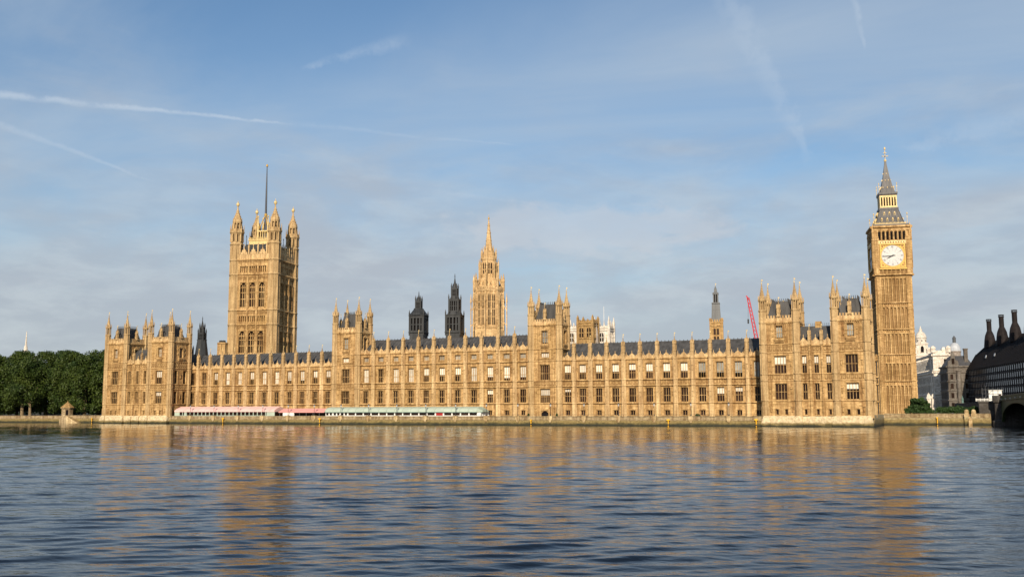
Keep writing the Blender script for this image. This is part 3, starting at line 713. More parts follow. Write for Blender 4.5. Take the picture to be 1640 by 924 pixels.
def face_lower(t, w, c, T, hw, storeys, friezes, strings, z0, z1, extra=()):
    w.at(*T); c.at(*T)
    ops = []
    for (cx, ww, a, b, n, tr, bl, pt) in storeys:
        ops.append((cx - ww / 2, cx + ww / 2, a, b)); t.put(window(ww, b - a, n, tr, bl, pointed=pt), T, cx, 0, a)
        for sg in (-1, 1): xe = cx + sg * (ww / 2 + .1); w.box(xe - .1, xe + .1, -.18, 0, a - .05, b + .15)
        w.box(cx - ww / 2 - .25, cx + ww / 2 + .25, -.22, 0, b + .15, b + .32)
        if b - a < 2: w.box(cx - ww / 2 - .35, cx + ww / 2 + .35, -.3, 0, a - .25, a - .05)
    w.wall(-hw, hw, z0, z1, ops)
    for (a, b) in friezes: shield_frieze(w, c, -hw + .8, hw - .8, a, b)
    for z in strings: string(w, -hw, hw, z, .3, .24)
    zs = sorted([z0] + list(strings) + [z1])
    for a, b in zip(zs, zs[1:]):
        if b - a < 2.5: continue
        for lo, hi in extra: ribs(w, lo, hi, a + .45, b - .15, max(2, int((hi - lo) / .62)), .1, .12)
        for lo, hi in extra:
            for q in (.36, .7): z = a + (b - a) * q; w.box(lo, hi, -.08, 0, z, z + .14)
            if hi - lo > .9:
                xm = (lo + hi) / 2; z = a + (b - a) * .5; w.lathe(xm, -.16, [(.16, z - .6), (.2, z), (.12, z + .5)], 6); w.box(xm - .27, xm + .27, -.36, 0, z + .6, z + .85)
    w.at(); c.at()

MIDPIN = make_pinnacle(2.2, 1.9, .40)
def river_tower(x0, x1, y0, depth, label, dz=0.0, row1=0.0, arch=False):
    t = Thing('stone_tower', label, 'tower', ((x0 + x1) / 2, y0, ZT))
    w = MB(); c = w.sub(1); p = None; cx = (x0 + x1) / 2; hw = (x1 - x0) / 2; y1 = y0 + depth; cy = (y0 + y1) / 2; hd = depth / 2
    ZC, ZP, ZTIP = 29.2 + dz, 31.0 + dz, 41.0 + dz
    F = (0.0, cx, y0); Rr = (math.pi / 2, x1, cy); Bk = (math.pi, cx, y1); Lf = (-math.pi / 2, x0, cy)
    st = [(0, 3.1, 6.4, 10.4, 5, .45, row1, True), (0, 3.1, 12.98, 17.4, 5, .45, 0, True), (0, 2.6, 19.6, 21.1, 4, 0, .9, True)]
    if not arch: st += [(-1.2, 1.2, 2.8, 4.1, 2, 0, 0, False), (1.2, 1.2, 2.8, 4.1, 2, 0, 0, False)]
    sr = [6.1, 11.0, 12.7, 18.5, 22.0]
    face_lower(t, w, c, F, hw, st, [(11.32, 12.56), (18.95, 19.45)], sr, ZT - .3, 22.2, [(-hw + .9, -1.85), (1.85, hw - .9)])
    if arch:                                                   # river doorway
        w.at(*F); w.archfill(-1.1, 1.1, 3.1, 3.95, -.30, -.02, 6); w.box(-1.5, -1.1, -.36, 0, ZT - .3, 4.1); w.box(1.1, 1.5, -.36, 0, ZT - .3, 4.1); w.box(-1.5, 1.5, -.36, 0, 4.1, 4.6); w.at()
        d = MB(); d.at(*F); d.box(-1.1, 1.1, -.03, .05, ZT - .3, 4.1); t.part('doorway', d, 'void')
    for T, h_ in ((Rr, hd), (Bk, hw), (Lf, hd)):
        w.at(*T); w.wall(-h_, h_, 17.0, 22.2, []); string(w, -h_, h_, 22.0); w.at()
    for T, h_ in ((F, hw), (Rr, hd), (Bk, hw), (Lf, hd)):
        face_upper(t, w, c, p, T, h_, 22.2, ZC, ZP, (2.0, 23.7, 27.4, 3))
        t.put(MIDPIN, T, 0, .1, ZP - .2)
    w.box(x0 + .67, x1 - .67, y0 + .67, y1 - .67, ZT - .3, ZC + .1)
    t.part('wall', w, ['lime', 'carved', 'trim'])
    r = MB(); tower_roof(r, cx, cy, hw - 1.0, hd - 1.0, ZC + .2, ZC + 6.2); t.part('roof', r, 'roof')
    key = ('T', dz); tk = TK.setdefault(key, make_turret(ZT - .3, ZP, ZTIP, .95, [6.1, 11, 12.7, 18.5, 22.0, ZC]))
    for x in (x0 + .35, x1 - .35):
        for y in (y0 + .25, y1 - .35): t.put(tk, IDENT, x, y, 0)
    return t
TK = {}
river_tower(82.5, 92.1, -.5, 7.2, 'square stone tower with spired turrets at the marquee end of the taller centre range', -.1)
river_tower(152.3, 162.0, -.5, 6.6, 'square stone tower with spired turrets and an arched river doorway at its foot', -.1, .45, True)

def end_block(name, label, xa, xb, xc, xd, y0, dz):
    """corner block: two turreted towers with a lower three-bay link between"""
    t = Thing(name, label, 'building', ((xa + xd) / 2, y0, ZT))
    w = MB(); c = w.sub(1); p = None
    ZC, ZP, ZTIP = 27.3 + dz, 29.2 + dz, 38.9 + dz
    S3, S4 = 18.7, 20.9
    tk = make_turret(ZT - .3, ZP, ZTIP, .92, [6.4, 11.5, 13.2, S3, S4, ZC])
    dep = 9.2
    for (x0, x1) in ((xa, xb), (xc, xd)):
        cx = (x0 + x1) / 2; hw = (x1 - x0) / 2; hd = dep / 2; y1 = y0 + dep; cy = y0 + hd
        F = (0.0, cx, y0); Rr = (math.pi / 2, x1, cy); Bk = (math.pi, cx, y1); Lf = (-math.pi / 2, x0, cy)
        st = [(0, 3.0, 6.8, 10.8, 4, .5, .0 if x0 == xa else .35, True), (0, 3.0, 13.45, 17.9, 4, .5, .5 if x0 == xc and dz > 0 else (.45 if dz < 0 and x0 == xa else 0), True),
              (-1.15, .75, 3.0, 4.3, 1, 0, 0, False), (1.15, .75, 3.0, 4.3, 1, 0, 0, False)]
        ex = [(-hw + .9, -1.75), (1.75, hw - .9)]
        face_lower(t, w, c, F, hw, st, [(11.75, 13.05), (19.05, 20.6)], [6.4, 11.5, 13.2, S3, S4], ZT - .3, S4 + .2, ex)
        st2 = [(q, 1.7, a, b, 2, .5, 0, True) for q in (-2.15, 2.15) for a, b in ((6.8, 10.8), (13.45, 17.9))]
        for T, h_ in ((Rr, hd), (Lf, hd), (Bk, hw)):
            face_lower(t, w, c, T, h_, st2 if T is not Bk else [], [(11.75, 13.05), (19.05, 20.6)], [6.4, 11.5, 13.2, S3, S4], ZT - .3, S4 + .2, [(-.95, .95)])
        for T, h_ in ((F, hw), (Rr, hd), (Bk, hw), (Lf, hd)):
            face_upper(t, w, c, p, T, h_, S4 + .2, ZC, ZP, (1.7, 22.5, 25.6, 3)); t.put(MIDPIN, T, 0, .1, ZP - .3)
        w.box(x0 + .67, x1 - .67, y0 + .67, y1 - .67, ZT - .3, ZC + .1)
        r = MB(); tower_roof(r, cx, cy, hw - 1.0, hd - 1.0, ZC + .2, ZC + 5.6); t.part('roof', r, 'roof')
        for x in (x0 + .3, x1 - .3):
            for y in (y0 + .2, y1 - .3): t.put(tk, IDENT, x, y, 0)
    # link
    n = 3; d = (xc - xb) / n; F = (0.0, (xb + xc) / 2, y0 + .35); hw = (xc - xb) / 2
    st = []
    for i in range(n):
        cx = -hw + (i + .5) * d
        st += [(cx, 1.15, 6.8, 10.8, 2, .5, 0, True), (cx, 1.15, 13.45, 17.9, 2, .5, (.42 if dz < 0 else 0), True), (cx, .7, 3.0, 4.3, 1, 0, 0, False)]
    ex = [(-hw + i * d + .45, -hw + i * d + d / 2 - .8) for i in range(n)] + [(-hw + i * d + d / 2 + .8, -hw + (i + 1) * d - .45) for i in range(n)]
    face_lower(t, w, c, F, hw, st, [(11.75, 13.05), (19.05, 20.1)], [6.4, 11.5, 13.2, S3], ZT - .3, 20.3, ex)
    w.at(*F); string(w, -hw, hw, 20.3, .4, .35)
    for i in range(1, n): buttress(w, -hw + i * d, ZT - .3, 20.7, [6.4, 11.5, 13.2, S3], .32, .42)
    w.at()
    for i in range(n):
        a = -hw + i * d; p = MB(); p.at(*F); parapet(p, a + .3, a + d - .3, 20.7, 21.7, .6); t.part('parapet', p, 'trim')
    ck = make_crest(1.9, 1.6); pk = make_pinnacle(2.5, 1.6, .34)
    for i in range(n): t.put(ck, F, -hw + (i + .5) * d, 0, 21.2)
    for i in range(1, n): t.put(pk, F, -hw + i * d, -.1, 20.7)
    w.box(xb, xc, y0 + 1.03, y0 + 8.8, ZT - .3, 20.4)
    r = MB(); r.prismx([(y0 + 1.6, 20.5), (y0 + 9.5, 20.5), (y0 + 5.7, 25.7), (y0 + 5.3, 25.7)], xb, xc)
    for i in range(int((xc - xb) / .5)): r.box(xb + .2 + i * .5, xb + .3 + i * .5, y0 + 5.45, y0 + 5.55, 25.7, 26.5)
    t.part('roof', r, 'roof'); r = MB()
    w.box(xa + 1, xd - 1, y0 + dep - .4, 12, ZT - .3, 19.5)
    r.prismx([(y0 + dep, 19.6), (12, 19.6), (5.0, 23.5), (3.0, 23.5)], xa + 1.2, xd - 1.2)
    if dz < 0:                                                  # stone chimney on the link roof
        w.box(xb + 3.9, xb + 5.4, y0 + 5.0, y0 + 6.1, 25.0, 26.9)
    if dz < 0:
        for bx in (xb - 2.9, xc + 1.6):
            q = MB()
            for i in range(4):
                for j in (0, 1): q.bar((bx + i * .75, y0 + 3.4 + j * 2.2, ZC), (bx + i * .75, y0 + 3.4 + j * 2.2, ZC + 6.6 - .5 * (i % 2)), .045)
            for k in range(5):
                for j in (0, 1): q.bar((bx - .2, y0 + 3.4 + j * 2.2, ZC + 1.6 + k * 1.15), (bx + 2.45, y0 + 3.4 + j * 2.2, ZC + 1.6 + k * 1.15), .04)
            t.part('scaffold', q, 'greylead')
    t.part('wall', w, ['lime', 'carved', 'trim']); t.part('roof', r, 'roof')
    # battered river plinth
    b = MB()
    for (x0, x1) in ((xa - .3, xb + .6), (xc - .6, xd + .3)):
        b.prismx([(y0 - 1.5, -2), (y0 - 1.25, .9), (y0 - .75, 1.7), (y0 - .7, 2.3), (y0 - .2, 2.75), (y0 + 1, 2.75), (y0 + 1, -2)][::-1], x0, x1)
        for x in (x0 + .9, x1 - .9): b.rect(x, y0 - .5, [(1.2, 1.2, -1.5), (1.2, 1.1, .8), (.9, .8, 1.9), (.6, .5, 2.7)])
    b.prismx([(y0 - .8, -2), (y0 - .7, 1.2), (y0 - .3, 2.6), (y0 + 1, 2.7), (y0 + 1, -2)][::-1], xb + .6, xc - .6)
    for i in range(1, 3): b.rect(xb + i * d, y0 - .4, [(.8, .8, -1.5), (.7, .7, .9), (.5, .45, 2.4)])
    t.part('plinth', b, MAT['plinthq'])
    return t
MAT['plinthq'] = wall_mat('plinth_stone', [(0.18, (0.016, 0.018, 0.008)), (0.25, (0.10, 0.08, 0.025)), (0.34, (0.26, 0.19, 0.08)), (0.44, (0.55, 0.44, 0.27)), (0.9, (0.60, 0.48, 0.30))])
end_block('corner_block', 'gothic stone block with two turreted towers beside the dark trees', -7.2, 2.2, 12.9, 22.7, -10.5, .3)
end_block('corner_block', 'gothic stone block with two turreted towers in front of the clock tower', 222.3, 231.2, 240.1, 248.3, -10.5, -.9)

# ------------------------------------------------------------------ great square tower with flagpole
def square_tower():
    A = R(12); t = Thing('royal_tower', 'huge square stone tower with four corner turrets and a tall flagpole', 'tower', (-23, 95, ZT), A, local=True)
    w = MB(); c = w.sub(1); p = MB(); H = 11.5; hw = H - 3.6
    win = []
    for k in range(4):
        T = (k * math.pi / 2, H * math.sin(k * math.pi / 2), -H * math.cos(k * math.pi / 2))
        p = MB(); w.at(*T); c.at(*T); p.at(*T)
        sp = 4.55; ops = []
        for q in (-1, 0, 1):
            ops += [(q * sp - 1.45, q * sp + 1.45, 50.3, 61.2), (q * sp - 1.45, q * sp + 1.45, 29.7, 39.3)]
            for j in range(4): x = q * sp - 1.5 + j * 1.0; ops += [(x - .3, x + .3, 66.0, 68.7), (x - .3, x + .3, 43.6, 46.1)]
        w.wall(-hw, hw, ZT, 72.0, ops, .9, .55)
        for q in (-1, 0, 1):
            for (a, b) in ((50.3, 61.2), (29.7, 39.3)):
                w.archfill(q * sp - 1.45, q * sp + 1.45, b - 2.0, b, .56, 1.3, 7)
                for sg in (-1, 1):
                    x = q * sp + sg * 1.62; w.box(x - .16, x + .16, .1, .56, a - .2, b + .1)
                    w.box(x - .09 + sg * .3, x + .09 + sg * .3, .3, .56, a - .2, b + .6)
                w.box(q * sp - 1.8, q * sp + 1.8, .05, .56, b + .1, b + .45)
                w.extr([(q * sp - 1.7, b + .45), (q * sp + 1.7, b + .45), (q * sp, b + 2.2)], .3, .56)
                t.put(BIGWIN[b - a > 10], T, q * sp, .55, a)
            x = (q + .5) * sp
            if q < 1:
                w.box(x - .32, x + .32, .0, .56, 28, 64.5); w.lathe(x, .1, [(.3, 56.0), (.36, 57), (.2, 58.2)], 6)
                w.lathe(x, .1, [(.34, 35.0), (.4, 36), (.2, 37)], 6)
            for a in (66.0, 43.6):
                w.box(q * sp - 2.0, q * sp + 2.0, .3, .56, a - .45, a - .1); w.box(q * sp - 2.0, q * sp + 2.0, .3, .56, a + 2.75, a + 3.05)
        ribs_z = [(12, 28.5), (40.2, 41.8), (62.6, 64.3)]
        w2 = [(-hw + .05, -sp - 2.0), (sp + 2.0, hw - .05)]
        for a, b in ((29.5, 41.5), (50, 64)):
            for lo, hi in w2:
                for i in range(2): x = lo + (hi - lo) * (i + .5) / 2; w.box(x - .07, x + .07, .4, .56, a, b)
        for (a, b) in ((62.8, 64.2), (40.4, 41.8), (47.0, 48.2)):
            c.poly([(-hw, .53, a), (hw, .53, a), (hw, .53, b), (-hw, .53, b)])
            for i in range(24): x = -hw + (i + .5) * hw / 12; w.box(x - .07, x + .07, .36, .54, a, b)
        for z, h_, pr in ((42.2, .5, .5), (48.7, .6, .6), (64.9, .6, .6), (71.5, .7, .75), (28.9, .5, .5)):
            w.prismx([(.55 - pr, z), (.6, z - .35), (.6, z + h_), (.55 - pr * .5, z + h_)], -hw, hw)
        for i in range(26): x = -hw + (i + .5) * hw / 13; w.box(x - .14, x + .14, .1, .55, 70.6, 71.3)
        # pierced parapet and three stepped crests per side
        p.box(-hw, hw, .2, .6, 72.2, 72.6); p.box(-hw, hw, .32, .5, 72.6, 74.1)
        for i in range(26): x = -hw + (i + .5) * hw / 13; p.box(x - .13, x + .13, .2, .6, 72.6, 74.0)
        p.box(-hw, hw, .2, .6, 74.0, 74.3)
        for q in (-1, 0, 1):
            x = q * sp; p.extr([(x - 1.6, 74.3), (x + 1.6, 74.3), (x + 1.6, 75.2), (x + 1.0, 75.3), (x + .95, 76.2), (x + .35, 76.3), (x, 77.9), (x - .35, 76.3), (x - .95, 76.2), (x - 1.0, 75.3), (x - 1.6, 75.2)], .15, .6)
            p.lathe(x, .38, [(.12, 77.7), (.24, 78.2), (.05, 79.2)], 4); p.box(x - .35, x + .35, .02, .15, 74.5, 75.9)
        for q in (-.5, .5, -1.45, 1.45):
            x = q * sp; p.rect(x, .4, [(.32, .32, 74.3), (.32, .32, 77.2), (.4, .4, 77.3), (.03, .03, 79.6)])
        t.part('parapet', p, 'trim')
    w.at(); c.at()
    w.box(-H + 1.5, H - 1.5, -H + 1.5, H - 1.5, ZT, 72.2)
    t.part('wall', w, ['lime', 'carved', 'trim'])
    # corner turrets
    m = MB(); r = 2.75; bands = [28.9, 42.2, 48.7, 64.9, 71.5, 78.9]
    m.lathe(0, 0, [(r * 1.06, ZT), (r * 1.06, 28), (r, 28.9), (r, 80.2)], 8, cap0=False)
    for z in bands: m.lathe(0, 0, [(r * 1.01, z - .4), (r * 1.14, z), (r * 1.14, z + .35), (r, z + .8)], 8)
    for a, b in list(zip(bands, bands[1:])):
        for k in range(8):
            th = math.pi / 8 + k * math.pi / 4; m.lathe(r * math.cos(th), r * math.sin(th), [(.22, a + .8), (.22, b - .4)], 4, cap0=False, cap1=False)
            m.at(k * math.pi / 4); ap = r * math.cos(math.pi / 8)
            nst = max(1, int((b - a) / 4.2))
            for j in range(nst):
                z0 = a + 1 + (b - a - 1.4) * j / nst; z1 = a + 1 + (b - a - 1.4) * (j + 1) / nst - .35
                m.box(-.75, -.6, -ap - .10, -ap + .1, z0, z1); m.box(.6, .75, -ap - .10, -ap + .1, z0, z1); m.box(-.08, .08, -ap - .10, -ap + .1, z0, z1)
                m.box(-.75, .75, -ap - .13, -ap + .1, z1, z1 + .2)
            m.at()
    m.lathe(0, 0, [(r * .55, 80.0), (r * .55, 84.4)], 8, cap0=False, cap1=False)
    for k in range(8):
        th = math.pi / 8 + k * math.pi / 4; m.lathe(r * .92 * math.cos(th), r * .92 * math.sin(th), [(.55, 80.2), (.5, 84.3)], 4)
        m.at(k * math.pi / 4); ap = r * math.cos(math.pi / 8); m.box(-.12, .12, -ap, -ap + .3, 80.2, 84.3); m.at()
        th2 = k * math.pi / 4 + math.pi / 8; x, y = r * 1.08 * math.cos(th2), r * 1.08 * math.sin(th2); m.lathe(x, y, [(.2, 84.6), (.2, 87.0), (.02, 88.6)], 4)
    m.lathe(0, 0, [(r * .98, 83.6), (r * 1.2, 84.4), (r * 1.2, 85.0), (r * 1.02, 85.2), (r * 1.02, 86.2), (r * .9, 86.2)], 8)
    m.lathe(0, 0, [(r * .42, 85.5), (r * .42, 89.5)], 8, cap0=False, cap1=False)
    for k in range(8): th = math.pi / 8 + k * math.pi / 4; m.lathe(r * .68 * math.cos(th), r * .68 * math.sin(th), [(.34, 85.5), (.3, 89.3)], 4)
    m.lathe(0, 0, [(r * .70, 88.8), (r * .80, 89.4), (r * .80, 89.9), (r * .70, 90.8), (r * .50, 92.1), (r * .28, 93.7), (r * .14, 95.4), (.2, 97.0)], 8)
    for i in range(4):
        z = 91.0 + i * 1.2; rr = r * (.68, .48, .30, .18)[i]
        for k in range(8): th = math.pi / 8 + k * math.pi / 4; m.box(rr * math.cos(th) - .18, rr * math.cos(th) + .18, rr * math.sin(th) - .18, rr * math.sin(th) + .18, z - .15, z + .2)
    tk = m.build('turret', 'turret')
    v = MB(); v.lathe(0, 0, [(.12, 96.6), (.5, 97.0), (.78, 97.6), (.62, 98.3), (.2, 98.6), (.05, 99.6)], 10); v.box(-.07, .07, -.5, .5, 98.7, 98.9)
    tk = kit(tk, v.build('finial', 'goldpale'))
    for sx in (-1, 1):
        for sy in (-1, 1): t.put(tk, IDENT, sx * (H - 2.2), sy * (H - 2.2), 0)
    for o in list(t.o.children): pass
    # iron roof, gilded cresting, pole
    rf = MB(); rf.rect(0, 0, [(8.6, 8.6, 72.4), (6.4, 6.4, 79.2), (6.4, 6.4, 79.5)])
    for i in range(9):
        u = i / 4 - 1
        for s in (-1, 1): rf.bar((u * 8.4, s * 8.6, 72.4), (u * 6.2, s * 6.4, 79.2), .13); rf.bar((s * 8.6, u * 8.4, 72.4), (s * 6.4, u * 6.2, 79.2), .13)
    for sx in (-1, 1):
        for sy in (-1, 1): rf.lathe(sx * 6.2, sy * 6.2, [(.14, 79.5), (.10, 83.0), (.22, 83.2), (.02, 84.0)], 6)
    roof = t.part('roof', rf, 'black')
    cr = MB(); cr.rect(0, 0, [(5.3, 5.3, 79.5), (5.3, 5.3, 81.2), (5.6, 5.6, 81.4), (5.6, 5.6, 81.8)]);
    for i in range(15):
        u = (i / 7 - 1) * 5.3
        for s in (-1, 1): cr.box(u - .16, u + .16, s * 5.3 - .2, s * 5.3 + .2, 81.8, 82.9); cr.box(s * 5.3 - .2, s * 5.3 + .2, u - .16, u + .16, 81.8, 82.9)
    cr.rect(0, 0, [(2.9, 2.9, 81.8), (2.9, 2.9, 82.5)]);
    for sx in (-1, 1):
        for sy in (-1, 1):
            cr.lathe(sx * 2.5, sy * 2.5, [(.5, 82.4), (.5, 88.2), (.6, 88.4), (.08, 92.8)], 6); cr.lathe(sx * 2.5, sy * 2.5, [(.1, 92.5), (.45, 93.0), (.1, 93.6)], 8)
    for i in range(5):
        u = (i / 2 - 1) * 2.2
        for s in (-1, 1): cr.box(u - .16, u + .16, s * 2.5 - .15, s * 2.5 + .15, 82.5, 86.0); cr.box(s * 2.5 - .15, s * 2.5 + .15, u - .16, u + .16, 82.5, 86.0)
    cr.rect(0, 0, [(2.7, 2.7, 86.0), (2.7, 2.7, 86.5)]); t.part('cresting', cr, 'goldpale')
    ga = MB()
    for sx in (-1, 1):
        for sy in (-1, 1): ga.bar((sx * 2.4, sy * 2.4, 86.5), (sx * .3, sy * .3, 93.5), .2)
    t.part('stay', ga, 'gold')
    fl = MB(); fl.lathe(0, 0, [(.55, 82), (.5, 94), (.36, 106), (.18, 117.0)], 10); P_ = t.part('flagpole', fl, 'navy')
    kn = MB(); kn.lathe(0, 0, [(.1, 116.9), (.5, 117.3), (.5, 117.9), (.1, 118.4)], 10); kn.lathe(0, 0, [(.6, 93.6), (.75, 94.2), (.6, 94.8)], 8); t.part('ball', kn, 'gold', P_)
BIGWIN = {}
def bigwin(h):
    g = MB(); g.box(-1.45, 1.45, .72, .8, 0, h); G = g.build('window', 'glass')
    f = MB()
    for x in (-.48, .48): f.box(x - .12, x + .12, .3, .7, 0, h - .8)
    for z in (h * .33, h * .6): 
        for a, b in ((-1.45, -.6), (-.36, .36), (.6, 1.45)): f.box(a, b, .34, .7, z - .14, z + .14)
    for a, b in ((-1.45, -.6), (-.36, .36), (.6, 1.45)):
        f.archfill(a, b, h - 2.9, h - 2.0, .38, .69, 4); f.box(a, b, .4, .69, h - 2.0, h - 1.75)
    return kit(G, f.build('frame', 'lime'))
BIGWIN[True] = bigwin(10.9); BIGWIN[False] = bigwin(9.6)
square_tower()

# ------------------------------------------------------------------ clock tower
def clock_tower():
    A = R(12); t = Thing('clock_tower', 'tall stone clock tower with gilded dials and an iron spire', 'tower', (249.2, 70, 2.9), A, local=True)
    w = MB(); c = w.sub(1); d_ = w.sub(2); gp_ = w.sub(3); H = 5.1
    w.box(-H, H, -H, H, 2.0, 46.4)
    lev = [(2.9, 11.4), (13.1, 18.3), (21.4, 27.7), (29.4, 36.1), (37.8, 45.9)]
    for k in range(4):
        w.at(k * math.pi / 2, H * math.sin(k * math.pi / 2), -H * math.cos(k * math.pi / 2)); c.at(*w.T)
        for s in (-1, 1):                                       # corner piers
            x = s * (H - .55); w.box(x - .62, x + .62, -.42, .2, 2.0, 46.4)
            for z0, z1 in lev:
                for q in (-.4, 0, .4): w.box(x + q - .06, x + q + .06, -.52, -.4, z0 + .5, z1 - .3)
        n = 7; hw = H - 1.2; d = 2 * hw / n
        for z0, z1 in lev:
            c.poly([(-hw, -.012, z0), (hw, -.012, z0), (hw, -.012, z1), (-hw, -.012, z1)])  # darker sheet paints the shade of the recesses between the ribs
            for i in range(n + 1): x = -hw + i * d; w.box(x - .15, x + .15, -.5, .02, z0, z1 + .1)
            for i in range(n):
                x = -hw + (i + .5) * d; w.box(x - .05, x + .05, -.2, .02, z0, z1 - .8)
                w.archfill(x - d / 2 + .16, x + d / 2 - .16, z1 - .95, z1 + .1, -.34, .02, 4)
                for q in (.33, .66): z = z0 + (z1 - z0) * q; w.box(x - d / 2 + .16, x + d / 2 - .16, -.14, .02, z, z + .16)
                if i % 2: 
                    for q in (.2, .5, .8): 
                        zz = z0 + (z1 - z0) * q; d_.box(x - d * .26, x - d * .1, -.03, .01, zz - .9, zz + .8); d_.box(x + d * .1, x + d * .26, -.03, .01, zz - .9, zz + .8)
        for z0, z1 in ((11.4, 13.1), (18.3, 21.4), (27.7, 29.4), (36.1, 37.8)):
            w.prismx([(-.6, z0 + .15), (.02, z0 - .2), (.02, z0 + .5), (-.5, z0 + .5)], -H, H); w.prismx([(-.7, z1 - .2), (.02, z1 - .55), (.02, z1 + .1), (-.5, z1 + .1)], -H, H)
            for i in range(16): x = -H + (i + .5) * H / 8; w.box(x - .09, x + .09, -.38, .02, z0 + .5, z1 - .4)
        # corbel table below the clock stage
        w.loft([[(-H, -.3, 45.4), (H, -.3, 45.4), (H, .2, 45.4), (-H, .2, 45.4)], [(-H - .5, -.6, 46.6), (H + .5, -.6, 46.6), (H + .5, .2, 46.6), (-H - .5, .2, 46.6)]])
    w.at(); c.at()
    B = 5.6
    w.box(-B, B, -B, B, 46.4, 62.0)
    for k in range(4):
        T = (k * math.pi / 2, B * math.sin(k * math.pi / 2), -B * math.cos(k * math.pi / 2)); w.at(*T); c.at(*T); d_.at(*T); gp_.at(*T)
        for s in (-1, 1):
            x = s * (B - .72); w.box(x - .85, x + .85, -.30, .1, 46.6, 59.0)
            for q in (-.55, -.18, .18, .55): w.box(x + q - .07, x + q + .08, -.5, -.33, 48.8, 57.6)
            for z in (51.2, 54.6): w.box(x - .7, x + .7, -.40, -.33, z, z + .5); c.box(x - .6, x + .6, -.43, -.40, z + .08, z + .42)
            w.box(x - .95, x + .95, -.5, .1, 57.8, 58.4)
            # corner pinnacle
            xx = B + .05
            if s > 0: w.rect(xx, -.05, [(.36, .36, 58.4), (.36, .36, 60.2), (.45, .45, 60.3), (.02, .02, 63.6)])
        for i in range(7):                                       # arcade of shields under the dial
            x = -3.9 + i * 1.3; c.box(x - .42, x + .42, -.06, .02, 46.9, 48.3); w.box(x - .66, x - .42, -.34, .02, 46.8, 48.6); w.archfill(x - .42, x + .42, 47.9, 48.5, -.3, .02, 4)
        w.box(3.9 + .42, 3.9 + .66, -.34, .02, 46.8, 48.6)
        w.prismx([(-.75, 46.5), (.02, 46.2), (.02, 46.9), (-.5, 46.9)], -B, B)
        # belfry openings
        for i in range(7):
            x = -3.72 + i * 1.24; d_.box(x - .36, x + .36, -.02, .05, 57.9, 60.6); w.box(x - .62 - .17, x - .62 + .17, -.36, .02, 57.7, 60.9); w.archfill(x - .45, x + .45, 60.0, 60.9, -.3, -.03, 4)
        w.box(3.72 + .62 - .17, 3.72 + .62 + .17, -.36, .02, 57.7, 60.9)
        w.box(-B, B, -.3, .02, 60.9, 61.6); w.prismx([(-.85, 61.9), (.02, 61.4), (.02, 62.5), (-.75, 62.5)], -B, B)
        for i in range(11): x = -3.9 + i * .78; gp_.box(x - .25, x + .25, -.42, -.02, 56.75, 57.3)
        gp_.box(-4.3, 4.3, -.36, -.02, 57.3, 57.6); gp_.box(-4.3, 4.3, -.36, -.02, 56.5, 56.7)
    w.at(); c.at(); d_.at(); gp_.at()
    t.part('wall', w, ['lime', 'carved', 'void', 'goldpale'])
    # roofs
    rf = MB(); rf.k = .83; B2 = 6.6
    rf.rect(0, 0, [(B2, B2, 62.4), (B2, B2, 63.1)]); rf.rect(0, 0, [(5.4, 5.4, 63.1), (4.3, 4.3, 65.6), (3.45, 3.45, 68.2)])
    rf.rect(0, 0, [(3.6, 3.6, 68.2), (3.6, 3.6, 68.9)]); rf.rect(0, 0, [(3.3, 3.3, 73.0), (3.5, 3.5, 73.4), (3.5, 3.5, 74.0)])
    rf.rect(0, 0, [(2.75, 2.75, 74.0), (2.1, 2.1, 76.0), (1.15, 1.15, 79.6), (.5, .5, 83.4), (.32, .32, 84.8)])
    for s in (-1, 1):
        for q in range(9):
            u = q / 4 - 1
            rf.bar((u * 5.3, s * 5.4, 63.1), (u * 3.4, s * 3.45, 68.2), .07); rf.bar((s * 5.4, u * 5.3, 63.1), (s * 3.45, u * 3.4, 68.2), .07)
    t.part('roof', rf, 'bbroof')
    dk = MB(); dk.k = .83; dk.rect(0, 0, [(2.5, 2.5, 68.9), (2.5, 2.5, 73.0)]); t.part('lantern_core', dk, 'void')
    ar = MB(); ar.k = .83
    for k in range(4):
        ar.at(k * math.pi / 2)
        for i in range(7): x = -2.95 + i * .983; ar.box(x - .22, x + .22, -3.15, -2.75, 68.9, 73.0)
        for i in range(6): x = -2.95 + (i + .5) * .983; ar.archfill(x - .28, x + .28, 71.6, 72.5, -3.05, -2.8, 4)
        ar.box(-3.2, 3.2, -3.22, -2.8, 72.4, 73.05); ar.box(-3.2, 3.2, -3.22, -2.8, 68.9, 69.5)
        gd = MB(); gd.k = .83; gd.at(k * math.pi / 2); gd.box(-5.6, 5.6, -5.75, -5.4, 63.1, 63.35)
        for i in range(23): x = -5.5 + i * .5; gd.box(x - .09, x + .09, -5.7, -5.55, 63.35, 63.8)
        t.part('cresting', gd, 'goldpale')
        for zz, yy, ns in ((64.1, 5.0, (-3.0, -1.0, 1.0, 3.0)), (66.2, 4.1, (-1.9, 0, 1.9))):          # lucarnes
            for x in ns:
                gd = MB(); gd.k = .83; gd.at(k * math.pi / 2)
                gd.box(x - .28, x - .16, -yy - .2, -yy + .6, zz, zz + .8); gd.box(x + .16, x + .28, -yy - .2, -yy + .6, zz, zz + .8)
                gd.extr([(x - .34, zz + .8), (x + .34, zz + .8), (x, zz + 1.35)], -yy - .24, -yy + .8); t.part('lucarne', gd, 'goldpale')
        for zz, yy, n_ in ((75.6, 2.25, 3), (78.1, 1.55, 2), (80.4, 1.0, 1)):
            for i in range(n_):
                x = (i - (n_ - 1) / 2) * yy * .72; gd = MB(); gd.k = .83; gd.at(k * math.pi / 2); gd.extr([(x - .15, zz), (x + .15, zz), (x, zz + .55)], -yy - .16, -yy + .4); t.part('lucarne', gd, 'goldpale')
    t.part('lantern_arcade', ar, 'goldpale')
